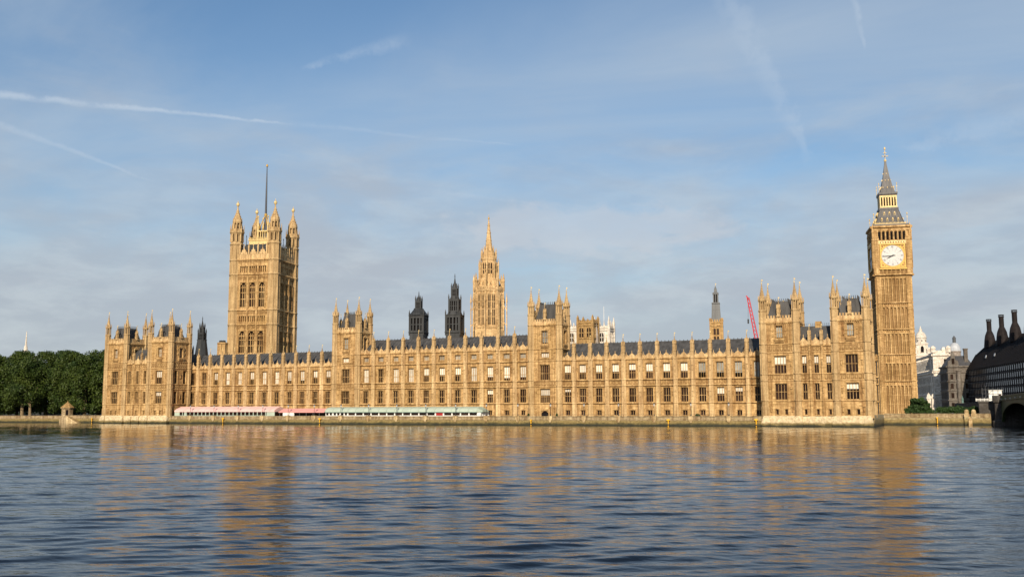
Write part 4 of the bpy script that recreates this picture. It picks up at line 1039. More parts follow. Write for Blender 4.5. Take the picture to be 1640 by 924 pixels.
    for s1 in (-1, 1):
        for s2 in (-1, 1):
            for q, z0, hh, rr in ((6.1, 63.1, 3.1, .30), (3.3, 74.0, 2.6, .2)):
                gd = MB(); gd.k = .83; gd.lathe(s1 * q, s2 * q, [(.10, z0), (.07, z0 + hh)], 6); gd.lathe(s1 * q, s2 * q, [(.05, z0 + hh - .2), (rr, z0 + hh + .15), (.05, z0 + hh + .6)], 6)
                gd.box(s1 * q - .3, s1 * q + .3, s2 * q - .05, s2 * q + .05, z0 + hh * .7, z0 + hh * .76); t.part('corner_finial', gd, 'goldpale')
    gd = MB(); gd.k = .83; gd.lathe(0, 0, [(.35, 84.7), (.52, 85.0), (.52, 85.3), (.2, 85.5)], 10); t.part('collar', gd, 'goldpale')
    fn = MB(); fn.lathe(0, 0, [(.13, 85.3), (.10, 88.8)], 8); fn.lathe(0, 0, [(.1, 88.6), (.3, 88.9), (.3, 89.3), (.05, 89.7)], 8)
    for z, s in ((86.6, .85), (87.7, .5)): fn.box(-s, s, -.08, .08, z - .08, z + .08); fn.box(-.08, .08, -s, s, z - .08, z + .08)
    for s in (-1, 1): fn.lathe(s * .85, 0, [(.05, 86.4), (.2, 86.6), (.05, 86.85)], 6)
    t.part('finial', fn, 'goldpale')
    # dial, copied to the four sides: centre at the origin
    zc, s0 = 52.75, 3.85
    fr = MB()
    o_, i_ = s0, s0 - .34
    for a in ((-o_, o_, i_, o_), (-o_, o_, -o_, -i_)): fr.box(a[0], a[1], -.5, -.02, a[2], a[3])
    fr.box(-o_, -i_, -.5, -.02, -i_, i_); fr.box(i_, o_, -.5, -.02, -i_, i_); fr.box(-i_, i_, -.12, -.02, -i_, i_)
    fr.box(-o_ - .3, o_ + .3, -.55, -.02, -o_ - .55, -o_ - .12)
    def ringm(mb, r1, r2, y0, y1, n=64):
        for i in range(n):
            a, b = 2 * math.pi * i / n, 2 * math.pi * (i + 1) / n
            mb.extr([(r1 * math.cos(a), r1 * math.sin(a)), (r2 * math.cos(a), r2 * math.sin(a)), (r2 * math.cos(b), r2 * math.sin(b)), (r1 * math.cos(b), r1 * math.sin(b))], y0, y1)
    ringm(fr, 3.36, 3.52, -.24, -.12)
    F_ = fr.build('clock_face', 'gold')
    cn = MB()
    for sx in (-1, 1):
        for sz in (-1, 1):
            for (u, v, r_) in ((3.0, 3.0, .26), (3.25, 2.35, .15), (2.35, 3.25, .15)): 
                cn.extr([(sx * u + r_ * math.cos(q * math.pi / 4) * 1, sz * v + r_ * math.sin(q * math.pi / 4)) for q in range(8)], -.17, -.12)
    CN = cn.build('spandrel_ornament', 'door')
    dl = MB(); dl.extr([(3.36 * math.cos(i * math.pi / 32), 3.36 * math.sin(i * math.pi / 32)) for i in range(64)], -.16, -.115); DL = dl.build('dial', 'dial')
    rg = MB()
    ringm(rg, 3.22, 3.36, -.172, -.162); ringm(rg, 2.50, 2.56, -.172, -.162); ringm(rg, 2.02, 2.07, -.172, -.162); ringm(rg, 1.42, 1.47, -.172, -.162)
    for i in range(60):
        a = i * math.pi / 30; q = .035 if i % 5 else .07
        u, v = math.cos(a), math.sin(a); ra = (3.02 if i % 5 else 1.45)
        rg.extr([(ra * u + q * v, ra * v - q * u), (3.22 * u + q * v, 3.22 * v - q * u), (3.22 * u - q * v, 3.22 * v + q * u), (ra * u - q * v, ra * v + q * u)], -.169, -.1625)
    RG = rg.build('minute_track', 'dialgrey')
    nm = MB()
    for i, tx in enumerate(['XII', 'I', 'II', 'III', 'IV', 'V', 'VI', 'VII', 'VIII', 'IX', 'X', 'XI']):
        cu = bpy.data.curves.new('numeral', 'FONT'); cu.body = tx; cu.size = .80; cu.align_x = 'CENTER'; cu.align_y = 'CENTER'; cu.extrude = .004
        ob = bpy.data.objects.new('numeral', cu); col.objects.link(ob)
        dg = bpy.context.evaluated_depsgraph_get(); me = bpy.data.meshes.new_from_object(ob.evaluated_get(dg))
        a = math.pi / 2 - i * math.pi / 6; th = a - math.pi / 2; cc, ss = math.cos(th), math.sin(th); b0 = len(nm.v)
        for vv in me.vertices:
            x, y = vv.co.x * .8, vv.co.y + 2.78
            nm.v.append((cc * x - ss * y, -.184 - vv.co.z, ss * x + cc * y))
        for pl in me.polygons: nm.f.append(tuple(b0 + q for q in pl.vertices))
        bpy.data.objects.remove(ob); bpy.data.curves.remove(cu); bpy.data.meshes.remove(me)
    NM = nm.build('numerals', 'navy')
    def hand(name, ang, ln, wd, y, tail):
        h = MB(); u, v = math.sin(ang), math.cos(ang); nx, nz = v, -u
        def pt(l, s): return (u * l + nx * s, v * l + nz * s)
        h.extr([pt(-tail, -wd * .6), pt(ln * .55, -wd), pt(ln, -.05), pt(ln, .05), pt(ln * .55, wd), pt(-tail, wd * .6)][::-1], y - .05, y)
        h.extr([(.26 * math.cos(i * math.pi / 8), .26 * math.sin(i * math.pi / 8)) for i in range(16)], y - .06, y - .01)
        return h.build(name, 'navy')
    HM = hand('minute_hand', R(266), 3.1, .11, -.29, .9); HH = hand('hour_hand', R(243), 1.95, .21, -.21, .6)
    fk = kit(F_, CN, DL, RG, NM, HM, HH)
    for k in range(4):
        B_ = B + .02; T = (k * math.pi / 2, B_ * math.sin(k * math.pi / 2), -B_ * math.cos(k * math.pi / 2)); t.put(fk, T, 0, 0, zc)
clock_tower()

# ------------------------------------------------------------------ central octagonal spire
def central_spire():
    t = Thing('octagonal_spire', 'pale octagonal stone tower with tall lancets and a slender spire', 'tower', (102, 75, 20), R(14), local=True)
    w = MB(); GP = []; w.k = .88
    r = 6.35; ap = r * math.cos(math.pi / 8)
    BASE = -math.pi / 2 + 0.0
    w.lathe(0, 0, [(7.1, 20), (7.1, 34.4), (6.8, 34.8), (r, 35.4), (r, 49.8)], 8, BASE, cap0=False)
    w.lathe(0, 0, [(r, 49.2), (r * 1.07, 49.8), (r * 1.07, 50.4), (r * .95, 50.5), (4.9, 51.2), (4.0, 54.6), (3.55, 55.2), (3.3, 61.9), (3.55, 62.4), (3.55, 63.0), (2.9, 63.2), (2.5, 65.6), (1.75, 66.0), (.85, 73.0), (.18, 78.6)], 8, BASE)
    for z, rr in ((70.0, 1.28), (73.0, .95), (76, .55)): w.lathe(0, 0, [(rr, z - .15), (rr + .12, z), (rr, z + .25)], 8, BASE)
    for k in range(8):
        a = BASE + k * math.pi / 4; cx, cy = math.cos(a), math.sin(a)
        # angle buttresses, outer pinnacles and flyers
        w.at(a + math.pi / 2)
        w.box(-.42, .42, -6.9, -5.9, 20, 50.0); w.rect(0, -6.7, [(.42, .42, 50.0), (.42, .42, 53.6), (.55, .55, 53.7), (.04, .04, 57.0)])
        w.box(-.2, .2, -8.3, -7.9, 30, 45.6); w.rect(0, -8.1, [(.28, .28, 45.6), (.36, .36, 45.8), (.03, .03, 49.3)]); w.bar((0, -7.9, 42.6), (0, -6.7, 44.6), .2); w.bar((0, -7.9, 36.5), (0, -6.7, 38.0), .2)
        for z in (38.5, 42.5, 46.0): w.box(-.52, .52, -7.02, -5.9, z, z + .3)
        w.bar((0, -6.3, 51.2), (0, -3.6, 57.0), .26); w.bar((0, -6.3, 50.6), (0, -3.9, 53.2), .3)
        w.rect(0, -4.35, [(.26, .26, 52.6), (.26, .26, 60.0), (.34, .34, 60.1), (.02, .02, 63.0)])
        w.rect(0, -3.4, [(.22, .22, 62.6), (.22, .22, 65.0), (.02, .02, 67.2)])
        w.rect(0, -2.2, [(.16, .16, 65.0), (.16, .16, 66.4), (.02, .02, 68.2)])
        w.at()
        # windows on the face between this angle and the next
        f = a + math.pi / 8 + math.pi / 2
        w.at(f); def_g = lambda: (GP.append(MB().at(f)), setattr(GP[-1], 'k', .88), GP[-1])[2]
        for q in (-1.0, 1.0):
            for s in (-.38, .38):
                x = q + s; def_g().box(x - .25, x + .25, -ap - .05, -ap + .1, 36.6, 48.1); w.archfill(x - .26, x + .26, 47.3, 48.2, -ap - .28, -ap - .04, 4)
            for x in (q - .72, q, q + .72): w.box(x - .11, x + .11, -ap - .36, -ap, 36.2, 48.4)
            for z in (39.6, 42.6, 45.4): w.box(q - .62, q + .62, -ap - .16, -ap, z, z + .24)
            w.extr([(q - .95, 48.4), (q + .95, 48.4), (q, 49.7)], -ap - .34, -ap)
        w.box(-2.1, 2.1, -ap - .4, -ap, 35.5, 36.2)
        for i in range(6): x = -2.1 + i * .84; w.box(x - .2, x + .2, -r * 1.0 - .1, -r * 1.0 + .35, 50.4, 51.4)
        la = 3.42 * math.cos(math.pi / 8)
        for s in (-.55, .55):
            def_g().box(s - .3, s + .3, -la - .07, -la + .3, 55.7, 60.9); w.archfill(s - .31, s + .31, 60.2, 61.0, -la - .25, -la - .06, 4); w.box(s - .31, s + .31, -la - .2, -la, 58.1, 58.4)
        for x in (-.98, 0, .98): w.box(x - .12, x + .12, -la - .3, -la + .2, 55.3, 61.3)
        for i in range(3): x = -.9 + i * .9; w.box(x - .15, x + .15, -3.35, -3.1, 63.0, 63.8)
        w.extr([(-.5, 52.2), (.5, 52.2), (0, 53.8)], -4.6, -3.6); def_g().box(-.14, .14, -4.63, -4.3, 52.3, 53.0)
        w.at()
    t.part('wall', w, 'spire')
    for g in GP: t.part('window', g, 'glass')
    f = MB(); f.lathe(0, 0, [(.1, 78.3), (.35, 78.7), (.3, 79.1), (.08, 79.4), (.05, 80.4)], 8); t.part('finial', f, 'gold')
central_spire()

# ------------------------------------------------------------------ iron ventilation towers and others behind the roofs
def vent(label, x, y, z0, stages, ztip, name='iron_turret', rot=R(12)):
    """stages: (half width bottom, half width top, z bottom, z top, open arcade?)"""
    t = Thing(name, label, 'turret', (x, y, z0), rot, local=True)
    w = MB(); d = w.sub(1)
    for (a, b, za, zb, op) in stages:
        if op:
            d.rect(0, 0, [(a * .72, a * .72, za), (b * .72, b * .72, zb)])
            for k in range(4):
                w.at(k * math.pi / 2)
                for i in range(5): x_ = (i / 2 - 1) * a * .93; w.box(x_ - a * .10, x_ + a * .10, -a, -a * .74, za, zb)
                w.box(-a, a, -a * 1.02, -a * .7, za, za + (zb - za) * .12); w.box(-a, a, -a * 1.02, -a * .7, zb - (zb - za) * .14, zb)
                w.box(-a, a, -a * .96, -a * .72, za + (zb - za) * .45, za + (zb - za) * .5)
            w.at()
            for sx in (-1, 1):
                for sy in (-1, 1): w.rect(sx * a * 1.0, sy * a * 1.0, [(.18, .18, za - 1.0), (.18, .18, zb + .6), (.24, .24, zb + .7), (.02, .02, zb + 2.2)])
        else:
            w.lathe(0, 0, [(a * 1.38, za), (b * 1.38, zb)], 8 if a != b else 4, math.pi / 8 if a != b else math.pi / 4)
        w.rect(0, 0, [(b * 1.05, b * 1.05, zb - .12), (b * 1.12, b * 1.12, zb), (b * 1.12, b * 1.12, zb + .22), (b * .9, b * .9, zb + .3)])
        if a == b:
            for i in range(7):
                u = (i / 3 - 1) * b
                for s in (-1, 1): w.box(u - .06, u + .06, s * b - .06, s * b + .06, zb, zb + .8); w.box(s * b - .06, s * b + .06, u - .06, u + .06, zb, zb + .8)
    zl = stages[-1][3]
    w.lathe(0, 0, [(stages[-1][1] * 1.1, zl), (stages[-1][1] * .95, zl + (ztip - zl) * .16), (stages[-1][1] * .42, zl + (ztip - zl) * .42), (.14, zl + (ztip - zl) * .72), (.06, ztip - .6)], 8)
    t.part('shell', w, ['black', 'void'])
    f = MB(); f.lathe(0, 0, [(.05, ztip - 1.4), (.18, ztip - .9), (.04, ztip + .3)], 6); t.part('finial', f, 'black')
vent('squat black iron ventilation turret with arched openings, behind the first bays of the centre range', 88.0, 45, 24,
     [(2.7, 2.7, 24, 32.2, False), (2.7, 2.7, 32.2, 38.4, True), (2.6, 1.3, 38.6, 41.0, False), (.95, .9, 40.8, 43.8, True)], 47.4)
vent('tall tapering black iron ventilation turret in stages, beside the octagonal stone spire', 95.0, 60, 24,
     [(2.8, 2.8, 24, 33, False), (2.8, 2.7, 33, 39.6, True), (2.2, 1.8, 39.6, 41.0, False), (1.85, 1.65, 40.8, 45.6, True), (1.4, 1.1, 45.6, 46.8, False), (1.05, .9, 46.6, 49.8, True)], 55.3)
vent('dark iron spire turret between the corner block beside the trees and the huge square tower', -27.2, 60, 20,
     [(2.3, 2.3, 20, 27.0, False), (2.1, 1.4, 27.0, 34.0, False), (1.2, 1.05, 33.8, 37.0, True), (.75, .65, 37, 39.4, True)], 44.0)
vent('small dark iron roof pinnacle rising beside the turrets of the corner block by the trees', -27.6, 54, 20,
     [(1.3, 1.3, 20, 27.0, False), (.7, .65, 27.0, 29.4, True)], 33.4, 'roof_pinnacle')

def chimney_block():
    t = Thing('chimney_stack', 'octagonal stone chimney stack with dark pots beside the huge square tower', 'chimney', (-7.2, 50, 20))
    m = MB(); m.lathe(-7.2, 50, [(2.4, 20), (2.4, 27), (2.15, 27.4), (2.0, 31.0), (2.3, 31.3), (2.3, 31.8), (1.8, 31.9)], 8)
    for k in range(8): a = k * math.pi / 4 + math.pi / 8; m.lathe(-7.2 + 2.1 * math.cos(a), 50 + 2.1 * math.sin(a), [(.16, 27), (.16, 31.2)], 4)
    t.part('stack', m, 'lime'); p = MB()
    for x, y in ((-1, -.6), (0, -.9), (1, -.6), (-.6, .6), (.6, .6)): p.lathe(-7.2 + x, 50 + y, [(.34, 31.8), (.28, 32.6), (.36, 32.7)], 8)
    t.part('pot', p, 'black')
chimney_block()

def stone_lantern_turret():
    t = Thing('lantern_turret', 'slim stone turret topped by a grey lead spire and lantern, behind the right wing', 'turret', (196.6, 50, 18), R(11), local=True)
    w = MB(); g = w.sub(1); H = 1.85
    w.box(-H, H, -H, H, 18, 32.4)
    for k in range(4):
        w.at(k * math.pi / 2); g.at(k * math.pi / 2)
        for x in (-.5, .5):
            for a, b in ((28.2, 30.2), (26.0, 27.7)): g.box(x - .32, x + .32, -H - .03, -H + .1, a, b); w.archfill(x - .34, x + .34, b - .5, b + .05, -H - .18, -H - .02, 4)
        for x in (-1.0, 0, 1.0): w.box(x - .12, x + .12, -H - .24, -H, 25.8, 30.6)
        for s in (1,): w.box(s * H - .3, s * H + .3, -H - .3, -H + .3, 18, 32.8); w.box(s * H - .38, s * H + .38, -H - .38, -H + .38, 32.8, 33.6)
        w.box(-H, H, -H - .3, -H, 30.9, 31.3); w.box(-H, H, -H - .2, -H, 32.0, 32.5)
        for i in range(4): x = -1.2 + i * .8; w.box(x - .22, x + .22, -H - .15, -H + .2, 32.5, 33.2)
    w.at(); g.at(); t.part('wall', w, ['lime', 'glass'])
    l = MB(); l.rect(0, 0, [(1.45, 1.45, 32.6), (1.18, 1.18, 38.2), (1.3, 1.3, 38.4), (1.3, 1.3, 38.8)])
    for k in range(4):
        l.at(k * math.pi / 2)
        for x in (-.7, 0, .7): l.bar((x * 1.7, -1.45, 32.7), (x * 1.5, -1.2, 38.2), .07)
        for z in (34.4, 36.3): l.box(-1.3, 1.3, -1.46 + (z - 32.6) * .048, -1.2, z, z + .12)
        for x in (-.62, 0, .62): l.box(x - .12, x + .12, -.85, -.6, 38.8, 41.6)
    l.at(); l.rect(0, 0, [(.95, .95, 41.5), (.95, .95, 42.0), (.5, .5, 42.2), (.45, .45, 43.2), (.05, .05, 44.3)])
    t.part('lead_spire', l, 'greylead'); d = MB(); d.rect(0, 0, [(.6, .6, 38.8), (.6, .6, 41.5)]); t.part('louvre', d, 'void')
    f = MB(); f.at(); vane(f, 44.0, 1.2); t.part('finial', f, 'goldpale')
stone_lantern_turret()

def abbey(label, x0, x1, y, zt, zp, mat, name, wins=1, group=None):
    cx = (x0 + x1) / 2; hw = (x1 - x0) / 2; t = Thing(name, label, 'tower', (cx, y, 8))
    w = MB(); g = MB(); w.box(x0, x1, y, y + 2 * hw, 8, zt)
    for (ang, ox, oy) in ((0, cx, y), (math.pi / 2, x1, y + hw), (-math.pi / 2, x0, y + hw), (math.pi, cx, y + 2 * hw)):
        w.at(ang, ox, oy)
        for s in (1,): w.box(s * hw - .6, s * hw + .6, -.6, .6, 8, zt + .4); w.rect(s * hw, 0, [(.55, .55, zt + .4), (.5, .5, zt + 2.2), (.6, .6, zt + 2.3), (.04, .04, zp)])
        q = hw / wins; 
        for i in range(wins):
            x = -hw + q * (2 * i + 1); ww = min(1.1, q * .55); g = MB(); g.at(ang, ox, oy); g.box(x - ww, x + ww, -.05, .3, zt - 7.4, zt - 2.6); w.archfill(x - ww, x + ww, zt - 3.9, zt - 2.55, -.4, -.04, 5)
            for xx in (x - ww - .2, x, x + ww + .2): w.box(xx - .15, xx + .15, -.4, 0, zt - 7.6, zt - 2.5)
            w.box(x - ww, x + ww, -.3, 0, zt - 5.3, zt - 5.0); t.part('window', g, 'glass')
        for z in (zt - 1.6, zt - 8.2, zt - .3): w.box(-hw, hw, -.4, 0, z, z + .45)
        parapet(w, -hw + .6, hw - .6, zt, zt + 1.2, 1.0)
        for s in (-.33, .33): w.rect(s * hw, 0, [(.3, .3, zt + .8), (.3, .3, zt + 1.8), (.03, .03, zp - 2.4)])
    w.at(); t.part('wall', w, mat)
    return t
abbey('white pinnacled stone tower half hidden by a brown one behind the roofs', 70.9, 77.6, 236, 48.0, 53.6, 'white', 'white_tower')
t_ = abbey('white pinnacled stone tower with a flagpole beside the brown tower', 87.4, 95.6, 236, 47.6, 54.0, 'white', 'white_tower')
m = MB(); m.lathe(91.4, 240, [(.16, 47), (.09, 59.6)], 6); t_.part('flagpole', m, 'paint')
abbey('brown stone tower with a flat pinnacled top between two white towers behind the roof', 91.4, 99.4, 200, 47.6, 51.6, 'brownstone', 'brown_tower', 2)
def small_spire():
    t = Thing('stone_spire', 'thin dark spire between the brown tower and the white flagpole tower', 'spire', (99.5, 205, 8)); m = MB()
    m.lathe(99.5, 205, [(1.3, 8), (1.1, 41), (.08, 48.5)], 8); t.part('spire', m, 'greystone')
small_spire()

def far_church():
    t = Thing('church_spire', 'white church steeple with thin needle rising above the trees on the left', 'steeple', (-426, 300, 5)); m = MB()
    m.rect(-426, 300, [(7, 7, 5), (7, 7, 47), (7.5, 7.5, 47.3), (7.5, 7.5, 48.2)]); m.lathe(-426, 300, [(5, 48.2), (4.2, 50), (1.6, 52.5), (1.4, 55), (1.1, 56)], 8)
    t.part('belfry', m, 'white'); s = MB(); s.lathe(-426, 300, [(.9, 56), (.55, 62), (.25, 68)], 8); t.part('needle', s, 'white')
far_church()

def crane():
    t = Thing('tower_crane', 'red lattice crane with a leaning jib behind the roofs', 'crane', (204.6, 90, 15))
    def lattice(m, p, q, s, n):
        p, q = Vector(p), Vector(q); d = (q - p).normalized(); a = d.cross(Vector((0, 1, 0))).normalized() * s; b = Vector((0, s, 0))
        cs = [a + b, a - b, -a - b, -a + b]
        for c_ in cs: m.bar(p + c_, q + c_ * .55, .13)
        for i in range(n):
            u, v = i / n, (i + 1) / n; f1, f2 = 1 - .45 * u, 1 - .45 * v
            for j in range(4):
                c1, c2 = cs[j], cs[(j + 1) % 4]; m.bar(p.lerp(q, u) + c1 * f1, p.lerp(q, v) + c2 * f2, .09)
    m = MB(); lattice(m, (202.6, 90, 24.5), (199.2, 90, 44.2), .62, 14); m.bar((199.2, 90, 44), (198.6, 90, 45.0), .3); t.part('jib', m, 'red')
    m = MB(); lattice(m, (203.2, 90, 15), (203.2, 90, 26), .9, 7); lattice(m, (203.6, 90, 25), (204.6, 90, 33.2), .45, 6); m.bar((204.6, 90, 33), (203.2, 90, 36.5), .07)
    m.box(203, 206.5, 89, 91, 24.5, 26.5); t.part('mast', m, 'red')
    h = MB(); h.bar((199.2, 90, 44), (199.0, 90, 36.5), .05); h.box(198.75, 199.25, 89.8, 90.2, 34.9, 36.5); t.part('hook', h, 'black')
crane()

# small lower palace building joining the right corner block and the clock tower
def annex():
    t = Thing('stone_annex', 'narrow low stone building with dark drainpipe at the foot of the clock tower', 'building', (244, 30, ZT)); m = MB()
    m.wall(232, 247.7, ZT, 18.4, [], y=24); m.box(232, 247.7, 24.1, 27.5, ZT, 18.4); m.at(0, 240, 24); ribs(m, -3, 7.6, 3, 17.6, 16, .1, .14)
    for z in (6.2, 11, 13, 17.6): string(m, -8, 7.7, z)
    parapet(m, -8, 7.7, 18.4, 19.4); m.at(); t.part('wall', m, 'lime')
    d = MB(); d.bar((247.3, 23.75, ZT), (247.3, 23.75, 17.8), .13, 8); d.bar((247.3, 23.75, 17.8), (243, 23.75, 17.8), .1, 8); t.part('drainpipe', d, 'black')
annex()

# ------------------------------------------------------------------ river walls
def quay(name, label, x0, x1, y, z1=2.6, piers=(), rail=False):
    t = Thing(name, label, 'wall', ((x0 + x1) / 2, y, 0))
    m = MB(); m.prismx([(y - .55, -2.5), (y - .3, 0), (y - .05, z1 - .95), (y + .3, z1 - .95), (y + .3, -2.5)][::-1], x0, x1)
    t.part('river_wall', m, 'quay')
    c = MB(); c.prismx([(y - .22, z1 - 1.12), (y - .22, z1 - .95), (y - .02, z1 - .93), (y - .02, z1 - .22), (y + .5, z1 - .22), (y + .5, z1 - 1.12)][::-1], x0, x1)
    c.prismx([(y - .16, z1 - .22), (y - .16, z1 - .05), (y + .15, z1), (y + .6, z1 - .05), (y + .6, z1 - .22)][::-1], x0, x1)
    n = int((x1 - x0) / 1.25)
    for i in range(n):
        x = x0 + (i + .5) * (x1 - x0) / n; c.box(x - .42, x + .42, y - .07, y, z1 - .82, z1 - .32)
    t.part('parapet', c, 'quaycap')
    if piers:
        p = MB()
        for x in piers:
            p.rect(x, y - .05, [(.2, .3, .9), (.45, .4, 1.45), (.62, .42, 1.6), (.62, .42, z1 - .02), (.72, .5, z1), (.72, .5, z1 + .12)])
        t.part('pilaster', p, 'plinth')
    return t
LAMPX = [32.1 + 10.06 * i for i in range(19)]
quay('river_wall', 'long stone terrace wall with pale pilasters and weedy foot along the whole river front', 22.9, 222.0, -10.5, 2.6, LAMPX)
quay('river_wall', 'stone river wall below the dark trees left of the little kiosk', -420, -34.2, -5.0, 2.62)
quay('river_wall', 'short stone river wall between the kiosk steps and the left corner block', -29.4, -8.4, -5.0, 2.72)
q_ = quay('river_wall', 'stone river wall below the clock tower and the dark shrub', 248.9, 269.2, 20, 3.1)
m_ = MB(); m_.box(247.5, 248.85, -9.4, 19.6, -2.5, 2.9); q_.part('return_wall', m_, 'quay')
quay('river_wall', 'short piece of stone river wall between the domed gate piers and the bridge', 271.5, 275.3, 20, 3.1)

def kiosk():
    t = Thing('stone_kiosk', 'tiny octagonal stone kiosk with pointed roof on the river wall in front of the trees', 'kiosk', (-31.8, -5, 0)); w = MB()
    w.lathe(-31.8, -4.4, [(2.9, -2), (2.7, 1.6), (2.5, 2.0), (2.2, 2.5), (2.05, 2.7), (2.05, 5.0), (2.45, 5.25), (2.45, 5.5)], 8); t.part('wall', w, 'quaycap')
    r = MB(); r.lathe(-31.8, -4.4, [(2.6, 5.5), (1.3, 6.6), (.1, 7.6), (.1, 8.1)], 8); t.part('roof', r, 'brownstone')
    d = MB(); d.at(math.pi / 4, -31.8, -4.4); d.box(-.45, .45, -1.97, -1.7, 2.75, 4.7); t.part('door', d, 'void')
    d = MB(); d.at(-math.pi / 4 * .9, -31.8, -4.4); d.box(-.35, .35, -1.95, -1.7, 3.4, 4.5); t.part('window', d, 'void')
    s = MB()
    for i in range(9): s.box(-29.4 + i * .62, -29.4 + (i + 1) * .62, -6.9, -5.3, -2, 2.35 - i * .27)
    t.part('steps', s, 'plinth')
kiosk()

def gate_piers():
    for k, (x, lab) in enumerate(((269.5, 'left domed stone gate pier at the river steps near the bridge'), (271.2, 'right domed stone gate pier at the river steps near the bridge'))):
        t = Thing('gate_pier', lab, 'pier', (x, 19.7, 0), group='domed gate piers by the bridge'); m = MB()
        m.rect(x, 19.7, [(.62, .7, -2), (.58, .62, 2.3)]); t.part('pier', m, 'quay'); m = MB(); m.rect(x, 19.7, [(.66, .7, 2.3), (.66, .7, 3.0), (.54, .54, 3.05)]); m.lathe(x, 19.7, [(.58, 3.0), (.60, 3.5), (.52, 3.9), (.32, 4.12), (.08, 4.2)], 12); t.part('dome_cap', m, 'plinth')
    s = MB()
    for i in range(8): s.box(269.9, 270.8, 19.5 - i * .3, 21 - i * .3, -2, 2.4 - i * .3)
    tag(s.build('river_steps', 'plinth'), 'dark stone river steps between the two domed gate piers', 'steps')
gate_piers()

# terrace lamps
lm = MB(); lm.lathe(0, 0, [(.16, 0), (.16, .3), (.07, .45), (.055, 2.5), (.12, 2.55)], 8); lm.box(-.3, .3, -.03, .03, 2.3, 2.36); POST = lm.build('post', 'black')
ln = MB(); ln.lathe(0, 0, [(.13, 2.55), (.26, 3.15), (.28, 3.2), (.16, 3.4), (.04, 3.6)], 6); LANT = ln.build('lantern', 'black')
lg = MB(); lg.lathe(0, 0, [(.14, 2.6), (.255, 3.13)], 6, R(30) * 0 + math.pi / 6 + .0, True, True); lg.v = [(x * 1.03, y * 1.03, z) for x, y, z in lg.v]; LG = lg.build('pane', 'dial')
ORD = ['first', 'second', 'third', 'fourth', 'fifth', 'sixth', 'seventh', 'eighth', 'ninth']
def lamp(x, label):
    t = bpy.data.objects.new('terrace_lamp', None); col.objects.link(t); t.location = (x, -10.45, 2.72)
    t['label'] = label; t['category'] = 'lamp post'; t['group'] = 'lamp posts along the river terrace'
    p = POST.copy(); col.objects.link(p); p.parent = t
    l = LANT.copy(); col.objects.link(l); l.parent = t
    g_ = LG.copy(); col.objects.link(g_); g_.parent = l
cnt = {}
for x in LAMPX:
    if x < 66: k, s = 'a', 'black lamp post before the pale pink marquee, {} from its end by the trees'
    elif x < 86: k, s = 'b', 'black lamp post before the rose awning, {} from the pink marquee'
    elif x < 140: k, s = 'c', 'black lamp post before the pale green marquee, {} from the rose awning'
    else: k, s = 'd', 'black lamp post on the bare terrace, {} past the pale green marquee'
    lamp(x, s.format(ORD[cnt.get(k, 0)])); cnt[k] = cnt.get(k, 0) + 1
KITS += [POST, LANT, LG]

